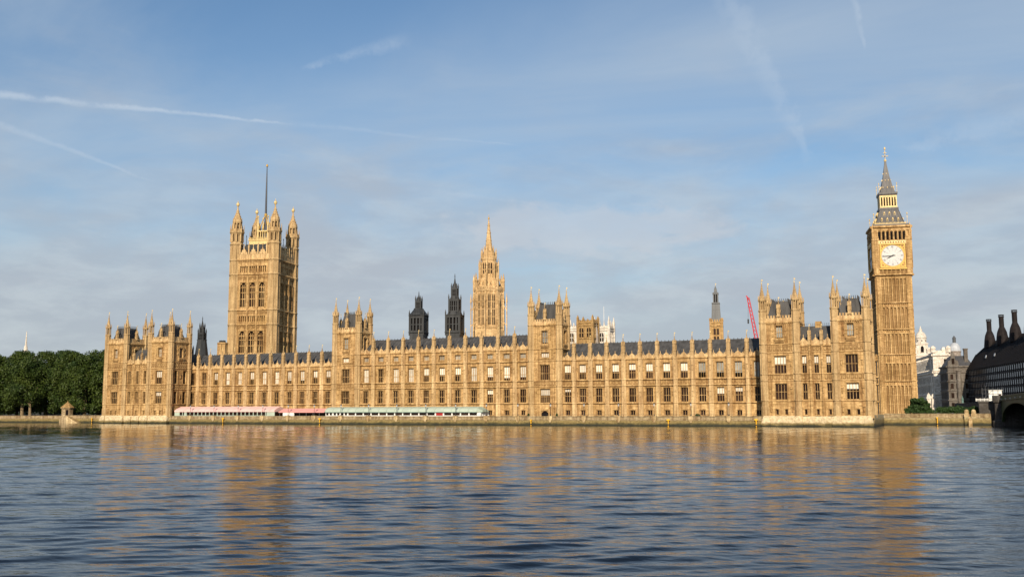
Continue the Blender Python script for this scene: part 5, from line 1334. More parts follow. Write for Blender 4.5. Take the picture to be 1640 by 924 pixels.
# marquees
def marquees():
    y0, y1 = -9.3, -3.2
    t = Thing('marquee', 'long pale pink striped marquee at the foot of the left wing', 'marquee', (46, -6, ZT)); m = MB()
    xa, xb = 24.0, 66.0
    m.prismx([(y0, 3.9), (y0 + .05, 4.4), (y0 + 1.2, 5.0), (-6.2, 5.65), (y1 - 1.2, 5.0), (y1, 4.4), (y1, 3.9)][::-1], xa, xb)
    cm_ = m
    w = MB(); w.box(xa + .1, xb - .1, y0 + .25, y1 - .2, ZT, 3.95); t.part('side_wall', w, 'glass')
    f = MB()
    for i in range(26):
        x = xa + .2 + i * (xb - xa - .5) / 25; f.box(x - .12, x + .12, y0 + .1, y0 + .27, ZT, 3.9)
    f.box(xa, xb, y0 + .12, y0 + .3, ZT, 2.75); f.box(xa, xa + 2.2, y0 + .14, y0 + .28, ZT, 3.9); f.box(xa + 4.2, xa + 5, y0 + .14, y0 + .28, ZT, 3.9); f.box(xb - 3.2, xb, y0 + .14, y0 + .28, ZT, 3.9)
    t.part('frame', f, 'aqua')
    ww = cm_.sub(1)
    for i in range(14): 
        x = xa + 1 + i * 3.0; ww.bar((x, y0 - .01, 3.9), (x, y0 + .04, 4.4), .035); ww.bar((x, y0 + .04, 4.42), (x, y0 + 1.2, 5.02), .035); ww.bar((x, y0 + 1.2, 5.02), (x, -6.2, 5.67), .035)
    t.part('canopy', cm_, ['pink', 'pinkseam'])
    t = Thing('awning', 'lower rose red awning between the pale pink and the pale green marquees', 'awning', (77, -6, ZT)); m = MB()
    m.prismx([(y0, 3.65), (y0, 3.85), (-6.4, 4.95), (-6.0, 4.95), (y1, 4.0), (y1, 3.65)][::-1], 67.6, 85.3); t.part('canopy', m, 'rose')
    w = MB(); w.box(68.2, 85.2, y0 + 1.2, y1, ZT, 3.7); t.part('side_wall', w, 'void'); f = MB(); f.box(69.3, 73.6, y0 + .12, y0 + .5, ZT, 3.66); t.part('white_panel', f, 'paint')
    f = MB(); 
    for x in (68.0, 75.8, 78.4, 81.0, 83.4): f.box(x - .07, x + .07, y0 + .1, y0 + .24, ZT, 3.7)
    t.part('post', f, 'greylead')
    t = Thing('marquee', 'long pale green marquee with white framed windows at the foot of the centre range', 'marquee', (112, -6, ZT)); m = MB()
    xa, xb = 85.6, 139.2
    m.prismx([(y0, 3.75), (y0 + .1, 4.3), (y0 + .6, 4.75), (y0 + 1.5, 5.1), (-6.2, 5.35), (y1 - 1.5, 5.1), (y1 - .1, 4.3), (y1, 3.75)][::-1], xa, xb)
    cm_ = m; rr = m.sub(1)
    for i in range(20): 
        x = xa + .2 + i * (xb - xa - .4) / 19
        for p, q in (((y0, 3.75), (y0 + .1, 4.3)), ((y0 + .1, 4.3), (y0 + .6, 4.75)), ((y0 + .6, 4.75), (y0 + 1.5, 5.1)), ((y0 + 1.5, 5.1), (-6.2, 5.35))): rr.bar((x, p[0], p[1]), (x, q[0], q[1]), .06)
    t.part('canopy', cm_, ['aqua', 'aquadark'])
    e = MB(); e.box(xa, xb, y0 - .06, y0 + .1, 3.62, 3.78); e.box(xb - .02, xb + 1.2, y0 + .6, y1 - .6, 3.6, 3.8); t.part('gutter', e, 'copper')
    w = MB(); w.box(xa + .1, xb + .9, y0 + .3, y1 - .2, ZT, 3.65); t.part('side_wall', w, 'paint')
    n = 19; d = (xb - xa) / n
    for i in range(n):
        if i == 14: continue
        x = xa + i * d
        for q in ((.28, .74) if i < 3 else (.5,)):
            g = MB(); hw_ = .42 if i < 3 else d * .42; g.box(x + d * q - hw_, x + d * q + hw_, y0 + .24, y0 + .32, ZT + .36, 3.5); t.part('window', g, 'glass')
    rc = MB(); rc.box(xa + 14 * d + .3, xa + 15 * d - .3, y0 + .2, y0 + .32, ZT + .3, 3.5); t.part('curtain', rc, 'redcloth')
    en = MB()
    for s in (0.15, 1.4, 2.7, 4.0, 5.3): en.box(xb + .9, xb + 1.0, y0 + .4 + s - .1, y0 + .4 + s + .3, ZT, 3.6)
    t.part('end_post', en, 'paint')
    hp = MB(); hp.loft([[(xb, y0, 3.75), (xb, y0 + .6, 4.75), (xb, -6.2, 5.33), (xb, y1 - .6, 4.75), (xb, y1, 3.75)], [(xb + 1.4, y0 + .8, 3.75), (xb + 1.2, y0 + 1.2, 4.3), (xb + .9, -6.2, 4.7), (xb + 1.2, y1 - 1.2, 4.3), (xb + 1.4, y1 - .8, 3.75)]]); t.part('end_canopy', hp, 'aquadark')
marquees()

# yellow markers on the river wall
def marker(x, y, label, z1=1.6, head=True):
    t = Thing('river_marker', label, 'marker', (x, y, 0), group='yellow river markers on the wall'); m = MB()
    m.lathe(x, y - .35, [(.14, -1), (.14, z1 - .1)], 8); p = t.part('post', m, 'yellow')
    b = MB(); b.rect(x, y - .35, [(.16, .13, z1 - .1), (.42, .14, z1), (.42, .14, z1 + .28), (.16, .13, z1 + .36)]) if head else b.rect(x, y - .35, [(.2, .2, z1 - .1), (.2, .2, z1 + .25)])
    t.part('head', b, 'yellow'); k = MB(); k.lathe(x, y - .35, [(.17, .2), (.17, .5)], 8); t.part('band', k, 'black')
marker(46.7, -10.9, 'yellow river marker below the pale pink marquee'); marker(85.1, -10.9, 'yellow river marker where the rose awning meets the green marquee')
marker(157.2, -10.9, 'plain yellow post below the round river doorway', 1.4, False); marker(197.1, -10.9, 'yellow river marker below the right wing, halfway along it', 1.5)
marker(220.3, -10.9, 'yellow river marker close to the right corner block', 1.6); marker(-17.9, -5.4, 'yellow post left of the left corner block', 1.5, False)
marker(262.3, 19.6, 'yellow post on the wall below the clock tower and shrub', 1.9, False)

# terrace railing and planters
rm = MB(); rm.bar((140.8, -10.25, 3.05), (221.5, -10.25, 3.05), .04)
for i in range(40): rm.bar((140.8 + i * 2.07, -10.25, 2.5), (140.8 + i * 2.07, -10.25, 3.05), .03)
tag(rm.build('terrace_railing', 'black'), 'thin dark railing on top of the terrace wall right of the green marquee', 'railing')

# ------------------------------------------------------------------ trees and shrubs
def leaves(n, blobs, size, seed, up_bias=.25):
    g = np.random.default_rng(seed); V = []; 
    w = np.array([b[3] ** 2 for b in blobs]); w = w / w.sum(); ids = g.choice(len(blobs), n, p=w)
    B = np.array(blobs)[ids]
    d = g.normal(size=(n, 3)); d /= np.linalg.norm(d, axis=1)[:, None]
    rad = B[:, 3:4] * (1 - .42 * g.random((n, 1)) ** 2.0) * (1 + .12 * g.normal(size=(n, 1)))
    c = B[:, :3] + d * rad * np.array([1, 1, .85])
    nrm = d + g.normal(size=(n, 3)) * .75 + np.array([0, 0, up_bias]); nrm /= np.linalg.norm(nrm, axis=1)[:, None]
    t1 = np.cross(nrm, g.normal(size=(n, 3))); t1 /= np.linalg.norm(t1, axis=1)[:, None]; t2 = np.cross(nrm, t1)
    s = size * (.55 + .8 * g.random((n, 1)))
    q = np.stack([c - t1 * s * .5, c + t2 * s * .32 + t1 * .05 * s, c + t1 * s * .5, c - t2 * s * .32], 1)
    return q.reshape(-1, 3)
def leaf_mesh(name, q, mat):
    me = bpy.data.meshes.new(name); n = len(q) // 4
    me.vertices.add(len(q)); me.vertices.foreach_set('co', q.ravel()); me.loops.add(len(q)); me.loops.foreach_set('vertex_index', np.arange(len(q), dtype=np.int32))
    me.polygons.add(n); me.polygons.foreach_set('loop_start', (np.arange(n) * 4).astype(np.int32)); me.update(); me.validate(); me.materials.append(MAT[mat])
    return me
def tree_variant(seed, low=2.6):
    g = np.random.default_rng(seed); bl = []
    for i in range(58):
        a = g.random() * 6.283; h = g.random(); z = low + h * (22.5 - low)
        rmax = 8.4 * math.sqrt(max(.05, 1 - ((h - .34) / .70) ** 2)); rr = rmax * (.45 + .5 * g.random())
        bl.append((rr * math.cos(a), rr * math.sin(a), z, 1.5 + 1.4 * g.random()))
    for i in range(6): a = g.random() * 6.283; bl.append((2.5 * math.cos(a), 2.5 * math.sin(a), 21 + g.random() * 2.0, 1.9))
    for z in (8, 12, 16): bl.append((0, 0, z, 4.5))
    cm = leaf_mesh('crown', leaves(20000, bl, .66, seed + 1), 'leaf')
    t = MB(); t.bar((0, 0, -.2), (.2, .1, 5.5), .62, 8, .45); t.bar((.2, .1, 5.5), (.1, 0, 16), .45, 8, .12)
    for i in range(6): a = i * 1.05 + seed; t.bar((.2, .1, 4.5 + i * .7), (5.5 * math.cos(a), 5.5 * math.sin(a), 9 + i * 1.3), .24, 6, .06)
    tm = t.build('trunk', 'bark'); return cm, tm
VAR = [tree_variant(s) for s in (3, 21)] + [tree_variant(44, 6.5)]
for cm, tm in VAR: KITS.append(tm)
def tree(x, y, k, s, rz, label, group='plane trees behind the left river wall'):
    cm, tm = VAR[k % 3]
    e = bpy.data.objects.new('plane_tree', None); col.objects.link(e); e.location = (x, y, ZT); e.rotation_euler = (0, 0, rz); e.scale = (s, s, s * .98)
    e['label'] = label; e['category'] = 'tree'; e['group'] = group
    o = tm.copy(); col.objects.link(o); o.parent = e
    o = bpy.data.objects.new('crown', cm); col.objects.link(o); o.parent = e
FR = [(-97, 7, 1.02), (-84, 5, 1.04), (-70.5, 8, 1.09), (-57.0, .5, 0.95), (-45, 8, 1.04), (-33.5, 5, 1.0), (-21.5, 9, 1.05), (-12.0, 14, .98)]
names_ = ['leafy plane tree in the front row at the left edge of the photo', 'leafy plane tree in the front row, second from the left edge', 'tall plane tree in the front row just left of the pale bare trunk',
          'plane tree in the front row whose pale trunk shows above the wall', 'leafy plane tree in the front row left of the stone kiosk', 'leafy plane tree in the front row right behind the stone kiosk',
          'leafy plane tree in the front row between the kiosk and the corner block', 'leafy plane tree touching the left corner block']
for i, ((x, y, s), nm_) in enumerate(zip(FR, names_)): tree(x, y, 2 if i == 3 else i % 2, s, i * 1.3, nm_)
BK = [(-135, 12, 1.0), (-118, 16, 1.02), (-108, 24, 1.06), (-92, 23, 1.1), (-76, 24, 1.12), (-62, 25, 1.1), (-49, 26, 1.12), (-36, 25, 1.12), (-24, 28, 1.1), (-60, 44, 1.2), (-90, 46, 1.2), (-38, 44, 1.16)]
for i, (x, y, s) in enumerate(BK): tree(x, y, i % 2, s, i * 2.1 + .5, 'plane tree in the back rows, only its crown top showing over the front row', 'crown tops of the back row of plane trees')

hb = [(-200 + i * 2.2, 62 + 3 * math.sin(i * 1.7), ZT + 2.0 + 1.2 * math.sin(i * .9), 3.0) for i in range(90)]  # hedge added to block the bright strip of sky under the crowns
he = bpy.data.objects.new('garden_hedge', leaf_mesh('garden_hedge', leaves(14000, hb, .9, 55), 'leaf2')); col.objects.link(he); tag(he, 'dark tall hedge added behind the plane trees to block the bright gap', 'hedge')

def shrub(x, y, z0, rx, h, n, label, seed, name='shrub', size=.5, rz=1.0):
    g = np.random.default_rng(seed); bl = []
    for i in range(110): a = g.random() * 6.283; q = g.random() ** .5; hh = g.random() ** 1.3; bl.append((rx * q * math.cos(a) * (1 - .62 * hh), rx * rz * q * math.sin(a) * (1 - .62 * hh), h * (.12 + .76 * hh), min(rx, h) * (.11 + .08 * g.random())))
    me = leaf_mesh('foliage', leaves(n, bl, size, seed + 5), 'leaf2'); e = bpy.data.objects.new(name, None); col.objects.link(e); e.location = (x, y, z0)
    e['label'] = label; e['category'] = 'shrub'; o = bpy.data.objects.new('foliage', me); col.objects.link(o); o.parent = e
    st = MB(); st.bar((0, 0, -.2), (0, 0, h * .6), .12, 6, .05); st.bar((0, 0, h * .2), (rx * .5, 0, h * .5), .06, 5, .02); s_ = st.build('stem', 'bark'); s_.parent = e
shrub(257.2, 36, ZT, 4.2, 5.4, 15000, 'dark rounded evergreen shrub on the wall at the foot of the clock tower', 5, 'shrub', .36)
shrub(156.0 - .9, -8.2, ZT, .45, 1.0, 500, 'small green potted bush left of the round river doorway', 6, 'potted_bush', .2)
shrub(163.9, -8.2, ZT, .45, 1.0, 500, 'small green potted bush right of the round river doorway', 8, 'potted_bush', .2)
shrub(204.5, -9.0, ZT, .9, .8, 600, 'low green bush on the terrace before the right wing', 9, 'potted_bush', .2)
hm = MB()
hq = []
g_ = np.random.default_rng(77)
bl = [(262.5 + i * .75, 38 + g_.random() * 1.5, 3.6 + g_.random() * .7, 1.0) for i in range(16)]
ho = bpy.data.objects.new('clipped_hedge', leaf_mesh('clipped_hedge', leaves(9000, bl, .4, 31), 'leaf2')); col.objects.link(ho); tag(ho, 'long dark hedge behind the river wall near the bridge', 'hedge')

# ------------------------------------------------------------------ white and grey buildings on the right
def white_tower():
    t = Thing('domed_tower', 'white stone tower with a small dome and round openings, just right of the clock tower', 'tower', (243.4, 420, ZT), R(11), local=True); w = MB(); D = []; nd = lambda: (D.append(MB().at(*w.T)), D[-1])[1]
    w.box(-4.3, 4.3, -4.3, 4.3, ZT, 38.6); w.rect(0, 0, [(4.8, 4.8, 25.4), (4.8, 4.8, 26.3), (4.3, 4.3, 26.5)]); w.rect(0, 0, [(4.7, 4.7, 36.6), (5.0, 5.0, 37.2), (5.0, 5.0, 38.0), (4.2, 4.2, 38.6)])
    w.box(-3.3, 3.3, -3.3, 3.3, 38.6, 45.4); w.rect(0, 0, [(3.3, 3.3, 44.0), (3.8, 3.8, 44.6), (3.8, 3.8, 45.2), (3.2, 3.2, 45.4)])
    w.lathe(0, 0, [(3.3, 45.4), (3.3, 48.4), (3.6, 48.7), (3.4, 49.2), (3.1, 50.6), (2.3, 52.0), (1.1, 52.9), (1.0, 54.0), (1.1, 54.2), (.5, 54.9), (.1, 56.6)], 16)
    for k in range(4):
        w.at(k * math.pi / 2)
        nd().box(-.95, .95, -3.36, -3.2, 39.4, 43.4); w.archfill(-.96, .96, 42.2, 43.45, -3.5, -3.35, 6); w.box(-1.35, -.96, -3.6, -3.2, 39, 43.6); w.box(.96, 1.35, -3.6, -3.2, 39, 43.6)
        nd().box(-1.2, 1.2, -4.35, -4.2, 29.2, 33.6); w.box(-1.7, -1.2, -4.6, -4.2, 28.6, 34.4); w.box(1.2, 1.7, -4.6, -4.2, 28.6, 34.4); w.box(-1.9, 1.9, -4.7, -4.2, 34.4, 35)
        for s in (-1, 1):
            w.box(s * 3.5 - .55, s * 3.5 + .55, -4.65, -4.2, 26.5, 36.6); w.rect(3.9, -3.9, [(.6, .6, 38.6), (.5, .5, 40.6), (.05, .05, 42.4)]) if s > 0 else None; w.box(s * 2.7 - .4, s * 2.7 + .4, -3.6, -3.2, 38.6, 44)
    for k in range(8): 
        w.at(k * math.pi / 4); nd().extr([(.42 * math.cos(i * math.pi / 6), 46.9 + .42 * math.sin(i * math.pi / 6)) for i in range(12)], -3.33, -3.1)
    t.part('wall', w, 'white')
    for d in D: t.part('window', d, 'void')
white_tower()
def white_range():
    # long range running back along the street: sunlit end pavilion, shaded flank
    t = Thing('white_building', 'large white stone building with a sunlit end and a long shaded flank', 'building', (257, 330, ZT), R(11), local=True)
    w = MB(); D = []; w.box(-4.4, 4.0, 0, 14, ZT, 34.8)
    def side(T, hw, cols):
        w.at(*T)
        for z, h_, p in ((11.4, .6, .5), (23.4, .8, .8), (24.6, .5, .5), (33.0, .9, .9)): w.prismx([(-p, z), (.02, z - .4), (.02, z + h_), (-p, z + h_)], -hw, hw)
        for x in cols:
            for z0, z1 in ((5, 9), (12.6, 16.6), (18.4, 21.4), (26.2, 31)):
                d = MB().at(*T); D.append(d); d.box(x - .85, x + .85, -.03, .1, z0, z1); w.box(x - 1.2, x - .85, -.2, .02, z0 - .3, z1 + .3); w.box(x + .85, x + 1.2, -.2, .02, z0 - .3, z1 + .3); w.box(x - 1.3, x + 1.3, -.3, .02, z1 + .3, z1 + .7); w.box(x - 1.3, x + 1.3, -.3, .02, z0 - .6, z0 - .3)
        w.at()
    side((0, -.2, 0), 4.2, (2.2,)); side((-math.pi / 2, -4.4, 7), 7, (-3.5, 3.5)); side((math.pi / 2, 4.0, 7), 7, (-3.5, 3.5))
    for sx in (-4.1, 3.7):
        for sy in (.4, 13.6): w.rect(sx, sy, [(1.1, 1.1, 34.8), (1.1, 1.1, 36.8), (1.3, 1.3, 36.9), (1.3, 1.3, 37.3), (.5, .5, 38.4)])
    w.box(-4.2, 3.8, .1, .5, 34.8, 35.9)
    w.box(-3.6, 3.2, 14, 115, ZT, 24.4); side((-math.pi / 2, -3.6, 64.5), 50.5, [-48 + 4 * i for i in range(25)])
    t.part('wall', w, 'white')
    for d in D[:100]: t.part('window', d, 'void')
    if len(D) > 100:
        r_ = MB()
        for d in D[100:]: b_ = len(r_.v); r_.v += d.v; r_.f += [tuple(q + b_ for q in f_) for f_ in d.f]
        t.part('window_row', r_, 'void')['kind'] = 'stuff'
    for x in (-5.6, -8.0): 
        p = MB(); p.rect(x, -2, [(1.0, 1.0, ZT), (1.0, 1.0, 9.2), (1.4, 1.4, 9.4), (.8, .8, 11.2), (.05, .05, 12.6)]); t.part('gate_pavilion', p, 'white')
white_range()
def grey_block():
    t = Thing('gabled_building', 'dark grey gabled stone block between the white building and the dark office', 'building', (266.5, 300, ZT), R(11), local=True)
    w = MB(); D = []; w.box(-6.2, 7.0, 0, 22, ZT, 26); 
    def side(T, hw, cols):
        w.at(*T)
        for z in (8.0, 13.0, 17.8, 22.4): w.box(-hw, hw, -.5, 0, z, z + .5)
        w.box(-hw, hw, -.8, 0, 25.4, 26.1)
        for x in cols:
            for z0 in (4.2, 9.3, 14.2, 19): d = MB().at(*T); D.append(d); d.box(x - .7, x + .7, -.03, .1, z0, z0 + 2.7); w.box(x - 1.0, x - .7, -.25, 0, z0 - .2, z0 + 3); w.box(x + .7, x + 1.0, -.25, 0, z0 - .2, z0 + 3)
        w.at()
    side((0, .4, 0), 6.6, (-4.8, -2.2, 2.4, 5.0)); side((-math.pi / 2, -6.2, 11), 11, (-8, -5, -2, 1, 4, 7))
    w.extr([(-6.2, 26), (-.6, 26), (-1.0, 28.6), (-2.2, 29.2), (-2.6, 32.2), (-3.4, 33.8), (-4.2, 32.2), (-4.6, 29.2), (-5.8, 28.6)], 0, .9); d = MB(); D.append(d); d.box(-4.1, -2.7, -.03, .1, 27, 30)
    w.box(2.6, 4.4, 2, 4, 26, 34.5); w.box(2.4, 4.6, 1.8, 4.2, 34.5, 35.2); w.lathe(-1, -.4, [(1.2, ZT), (1.2, 23), (1.5, 23.4)], 10)
    r = MB(); r.rect(.4, 11, [(6.2, 10.4, 26.1), (3.2, 6.5, 31.5)]); t.part('wall', w, 'shade_stone'); t.part('roof', r, 'slate')
    for d in D: t.part('window', d, 'glass')
    # lead dome further back
    t = Thing('domed_turret', 'pale lead dome on a drum showing above the grey gabled block', 'dome', (263.8, 345, 20)); w = MB(); w.lathe(263.8, 345, [(3.2, 20), (3.2, 35.4), (3.5, 35.6), (3.5, 36.0)], 16); t.part('drum', w, 'greystone')
    m = MB(); m.lathe(263.8, 345, [(3.2, 36.0), (3.1, 37.4), (2.7, 38.9), (1.9, 40.2), (.9, 40.8)], 20)
    for k in range(10): a = k * math.pi / 5; m.bar((263.8 + 3.2 * math.cos(a), 345 + 3.2 * math.sin(a), 36), (263.8 + 2.7 * math.cos(a), 345 + 2.7 * math.sin(a), 38.9), .09)
    t.part('dome', m, 'lead'); l = MB(); l.lathe(263.8, 345, [(.95, 40.6), (.95, 43.0), (1.15, 43.1), (.9, 43.6), (.1, 44.8)], 10); t.part('lantern', l, 'greylead')
grey_block()
def statue():
    t = Thing('statue_plinth', 'greenish bronze statue on a tall stone plinth in front of the grey block', 'statue', (268, 120, ZT)); m = MB(); m.rect(268, 120, [(.9, .9, ZT), (.8, .8, 4.2), (.6, .6, 4.4), (.55, .55, 6.0), (.7, .7, 6.2)]); t.part('plinth', m, 'greystone')
    b = MB(); b.lathe(268, 120, [(.4, 6.2), (.34, 7.0), (.42, 7.7), (.16, 8.1), (.2, 8.35), (.12, 8.6)], 10); t.part('figure', b, 'copper')
statue()
def dark_office():
    t = Thing('office_building', 'dark bronze office building with tall round chimneys, behind the bridge at the right edge', 'building', (287, 215, ZT), R(11.3), local=True)
    w = MB(); s = MB(); GW = []; L0, L1 = -35, 88
    w.box(0, 45, L0, L1, ZT, 23.6)
    # flank towards the clock tower: bays of fins and bands of windows
    T = (-math.pi / 2, 0, (L0 + L1) / 2); hw = (L1 - L0) / 2; w.at(*T); s.at(*T); n = 34; d = 2 * hw / n
    for i in range(n + 1): x = -hw + i * d; w.box(x - .2, x + .2, -.28, 0, ZT, 23.6)
    for lv in range(6):
        z = 4.2 + lv * 3.25
        for i in range(n):
            x = -hw + (i + .5) * d
            g = MB().at(*T); g.box(x - d * .32, x + d * .32, -.05, .1, z + .4, z + 2.4); GW.append((i, g))
            s.box(x - .34, x + .34, -.26, -.02, z + 2.45, z + 3.15)
    T = (0, 22.5, L0); w.at(*T); s.at(*T)
    for i in range(14):
        x = -22 + i * 3.3; w.box(x - .3, x + .3, -.7, 0, ZT, 23.6)
        for lv in range(6): z = 4.2 + lv * 3.25; g = MB().at(*T); g.box(x + .7, x + 2.6, -.05, .1, z + .4, z + 2.4); GW.append((99, g)); s.box(x + .3, x + .9, -.62, -.02, z + 2.35, z + 3.0)
    w.at(); s.at()
    t.part('wall', w, 'darkbronze'); t.part('stone_block', s, 'phstone')['kind'] = 'stuff'
    GW.sort(key=lambda q: q[0] if q[0] < 99 else 60)
    NEAR = GW[42:142]; REST = GW[:42] + GW[142:]
    for _, g in NEAR: t.part('window', g, 'phwin')
    r_ = MB()
    for _, g in REST: b_ = len(r_.v); r_.v += g.v; r_.f += [tuple(q + b_ for q in f_) for f_ in g.f]
    t.part('window_row', r_, 'phwin')['kind'] = 'stuff'
    r = MB(); r.loft([[(-.6, L0 - .6, 23.6), (45.6, L0 - .6, 23.6), (45.6, L1 + .6, 23.6), (-.6, L1 + .6, 23.6)], [(3.6, L0 + 5, 31.5), (41.4, L0 + 5, 31.5), (41.4, L1 - 5, 31.5), (3.6, L1 - 5, 31.5)],
                      [(9.5, L0 + 11, 37.5), (35.5, L0 + 11, 37.5), (35.5, L1 - 11, 37.5), (9.5, L1 - 11, 37.5)]])
    for i in range(40): y = L0 + 2 + i * (L1 - L0 - 4) / 39; r.bar((-.6, y, 23.7), (3.6, min(max(y, L0 + 5), L1 - 5), 31.6), .16)
    for i in range(34): y = L0 + 7 + i * (L1 - L0 - 14) / 33; r.bar((3.6, y, 31.6), (9.5, min(max(y, L0 + 11), L1 - 11), 37.6), .14)
    t.part('roof', r, 'blackroof')
    for y in (34, 52): sk = MB(); sk.loft([[(1.7, y, 28.3), (2.4, y + 1.4, 29.6), (2.4, y + 3.2, 29.6), (1.7, y + 1.8, 28.3)], [(1.5, y, 28.6), (2.2, y + 1.4, 29.9), (2.2, y + 3.2, 29.9), (1.5, y + 1.8, 28.6)]]); t.part('skylight', sk, 'lead')
    m = MB(); m.lathe(0, 0, [(2.9, -8.5), (2.5, -4.4), (2.1, -2.2), (1.35, -.3), (1.12, .2), (1.12, 4.7), (1.3, 4.8), (1.3, 5.1)], 16)
    for k in range(10): a = k * math.pi / 5; m.lathe(1.15 * math.cos(a), 1.15 * math.sin(a), [(.12, 5.1), (.12, 5.7)], 4)
    m.lathe(0, 0, [(1.3, 5.7), (1.3, 6.0), (.9, 6.05)], 16); K = m.build('chimney', 'darkbronze'); kit(K)
    for x, y in CHIMS: t.put(K, IDENT, x, y, CHZ + (-1.2 if y < -20 else 0))
CHIMS = [(7.6, -30), (7.6, -6), (7.6, 19), (7.6, 43.5), (7.6, 69), (30, -10), (30, 30)]
CHZ = 42.6
dark_office()

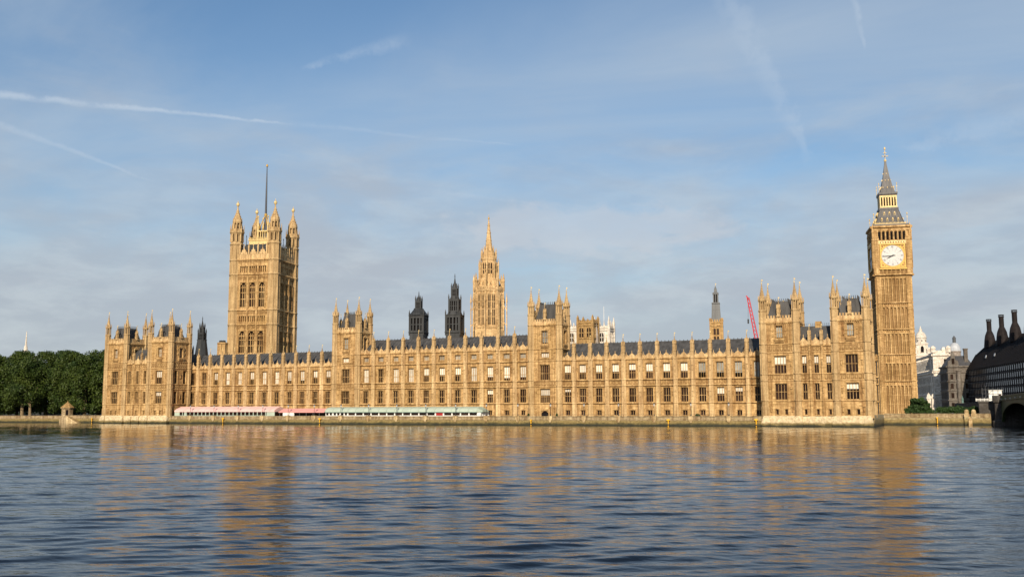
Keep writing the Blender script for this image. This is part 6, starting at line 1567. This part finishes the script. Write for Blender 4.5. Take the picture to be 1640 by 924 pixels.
# ------------------------------------------------------------------ bridge, abutment and booths
def bridge():
    A = R(11); t = Thing('river_bridge', 'dark green iron arch bridge with lamp standards at the right edge of the photo', 'bridge', (277.0, 22, 0), A, local=True)
    # local -y runs out over the river, local x across the deck (0 = the side seen)
    w = MB(); W = 24.0
    span = 34.0; piers = [-3 - span * i for i in range(0, 9)]
    def deckz(y): return 6.5 + 1.9 * math.sin(min(1.0, -y / 150.0) * math.pi / 2)
    for i in range(8):
        ya, yb = piers[i] - 1.4, piers[i + 1] + 1.4; N = 14; ym = (ya + yb) / 2; hl = (ya - yb) / 2
        zc = deckz(ym) - 1.1
        for x0, x1 in ((0, .5), (W - .5, W)):
            for j in range(N):
                u0, u1 = -1 + 2 * j / N, -1 + 2 * (j + 1) / N; a0, a1 = [.6 + (zc - .6) * math.sqrt(max(0, 1 - u * u)) for u in (u0, u1)]
                y0_, y1_ = ym - u0 * hl, ym - u1 * hl
                w.loft([[(x0, y0_, a0), (x1, y0_, a0), (x1, y0_, deckz(y0_)), (x0, y0_, deckz(y0_))], [(x0, y1_, a1), (x1, y1_, a1), (x1, y1_, deckz(y1_)), (x0, y1_, deckz(y1_))]])
                w.bar((x0 - .06, y0_, a0 + .1), (x0 - .06, y1_, a1 + .1), .16)
        w.loft([[(0, piers[i], deckz(piers[i]) - .5), (W, piers[i], deckz(piers[i]) - .5), (W, piers[i], deckz(piers[i])), (0, piers[i], deckz(piers[i]))], [(0, piers[i + 1], deckz(piers[i + 1]) - .5), (W, piers[i + 1], deckz(piers[i + 1]) - .5), (W, piers[i + 1], deckz(piers[i + 1])), (0, piers[i + 1], deckz(piers[i + 1]))]])
        for j in range(26):
            y = piers[i] - span * (j + .5) / 26; z = deckz(y); w.box(-.1, .12, y - .42, y + .42, z + .15, z + .85)
        w.bar((0, piers[i], deckz(piers[i]) + 1.0), (0, piers[i + 1], deckz(piers[i + 1]) + 1.0), .16); w.bar((-.25, piers[i], deckz(piers[i]) - .05), (-.25, piers[i + 1], deckz(piers[i + 1]) - .05), .2)
    t.part('arch_span', w, 'bridge')
    for y in piers:
        p = MB(); p.lathe(-.2, y, [(1.9, -2), (1.9, 1.1), (1.5, 1.3), (1.2, 1.5), (1.2, deckz(y) - .9), (1.6, deckz(y) - .5), (1.6, deckz(y) + 1.2)], 8); p.box(0, W, y - 1.35, y + 1.35, -2, deckz(y) - .6); t.part('stone_pier', p, 'shade_granite')
    p = MB(); p.box(.4, W, 0, 60, -1, 6.0); t.part('approach', p, 'shade_granite')
    for i in range(2):
        for j in range(7): y = piers[i] - span * (j + .5) / 7; z = deckz(y); sh = MB(); sh.box(-.32, -.1, y - .2, y + .2, z - .25, z + .35); t.part('shield', sh, 'lead')
    for y in piers[1:6]:
        lp = MB(); z = deckz(y) + 1.2; lp.lathe(0, y, [(.3, z), (.14, z + .6), (.1, z + 3.0)], 8); 
        for q in (-.6, 0, .6): lp.lathe(0, y + q, [(.2, z + 3.0 + (.3 if q == 0 else 0)), (.3, z + 3.6 + (.3 if q == 0 else 0)), (.05, z + 4.1 + (.3 if q == 0 else 0))], 8)
        lp.bar((0, y - .6, z + 2.9), (0, y + .6, z + 2.9), .07); t.part('lamp_standard', lp, 'bridge')
    # approach abutment behind the river wall
    a = Thing('bridge_abutment', 'rough grey stone abutment wall between the hedge and the first bridge pier', 'abutment', (274.0, 23, 0)); m = MB()
    m.prismx([(22.2, -2), (22.0, 6.2), (60, 6.2), (60, -2)][::-1], 272.6, 277.2); m.box(272.4, 277.2, 21.8, 22.6, 5.9, 6.35); a.part('wall', m, 'shade_granite')
    b = Thing('white_booth', 'white site booth with scaffolding on top of the bridge abutment', 'booth', (276.6, 24, 6.3)); m = MB(); m.box(275.2, 278.3, 23.0, 26.0, 6.3, 9.1); m.box(275.0, 278.5, 22.8, 26.2, 9.1, 9.25)
    m.box(275.15, 275.3, 22.93, 23.0, 6.3, 9.1); b.part('cabin', m, 'paint')
    s = MB()
    for x in (273.6, 274.4, 275.1, 276.2, 277.4, 278.4): s.bar((x, 22.7, 6.3), (x, 22.7, 10.2 + .3 * math.sin(x * 5)), .045)
    for z in (7.0, 8.3, 9.4): s.bar((273.4, 22.7, z), (278.6, 22.7, z), .04)
    s.bar((273.4, 22.7, 6.6), (276.2, 22.7, 9.3), .04); b.part('scaffold', s, 'greylead')
    dd = MB(); dd.box(277.5, 278.1, 22.95, 23.0, 6.9, 8.2); b.part('window', dd, 'glass')
    k = Thing('site_barrier', 'low white barrier left of the booth on the bridge abutment', 'barrier', (273.6, 23, 6.3)); m = MB(); m.box(271.9, 275.0, 22.3, 22.5, 6.45, 6.6); m.box(271.9, 275.0, 22.3, 22.5, 6.8, 6.95)
    for x in (272, 273, 274, 274.9): m.box(x - .06, x + .06, 22.28, 22.52, 6.3, 7.1)
    k.part('rail', m, 'paint')
    v = Thing('white_van', 'white coach crossing the bridge at the right edge', 'coach', (285.5, 13, 7), R(101)); v.sub = (0, 0, 0)
    m = MB(); m.box(-4.2, 4.2, -1.2, 1.2, .45, 1.5); m.loft([[(-4.2, -1.2, 2.2), (4.2, -1.2, 2.2), (4.2, 1.2, 2.2), (-4.2, 1.2, 2.2)], [(-4.1, -1.15, 2.75), (4.0, -1.15, 2.75), (4.0, 1.15, 2.75), (-4.1, 1.15, 2.75)]])
    for x in (-4.0, -2.4, -.8, .8, 2.4, 4.0): m.box(x - .12, x + .12, -1.19, 1.19, 1.5, 2.2)
    v.part('body', m, 'paint'); gg = MB(); gg.box(-4.1, 4.1, -1.12, 1.12, 1.5, 2.2); v.part('window', gg, 'glass')
    for x in (-2.8, 2.6):
        for y in (-1.1, 1.1):
            wl = MB(); wl.loft([[(x + .46 * math.cos(i * math.pi / 8), y - .14, .46 + .46 * math.sin(i * math.pi / 8)) for i in range(16)], [(x + .46 * math.cos(i * math.pi / 8), y + .14, .46 + .46 * math.sin(i * math.pi / 8)) for i in range(16)]]); v.part('wheel', wl, 'black')
bridge()

# kit originals are templates only
for k in KITS:
    bpy.data.objects.remove(k)
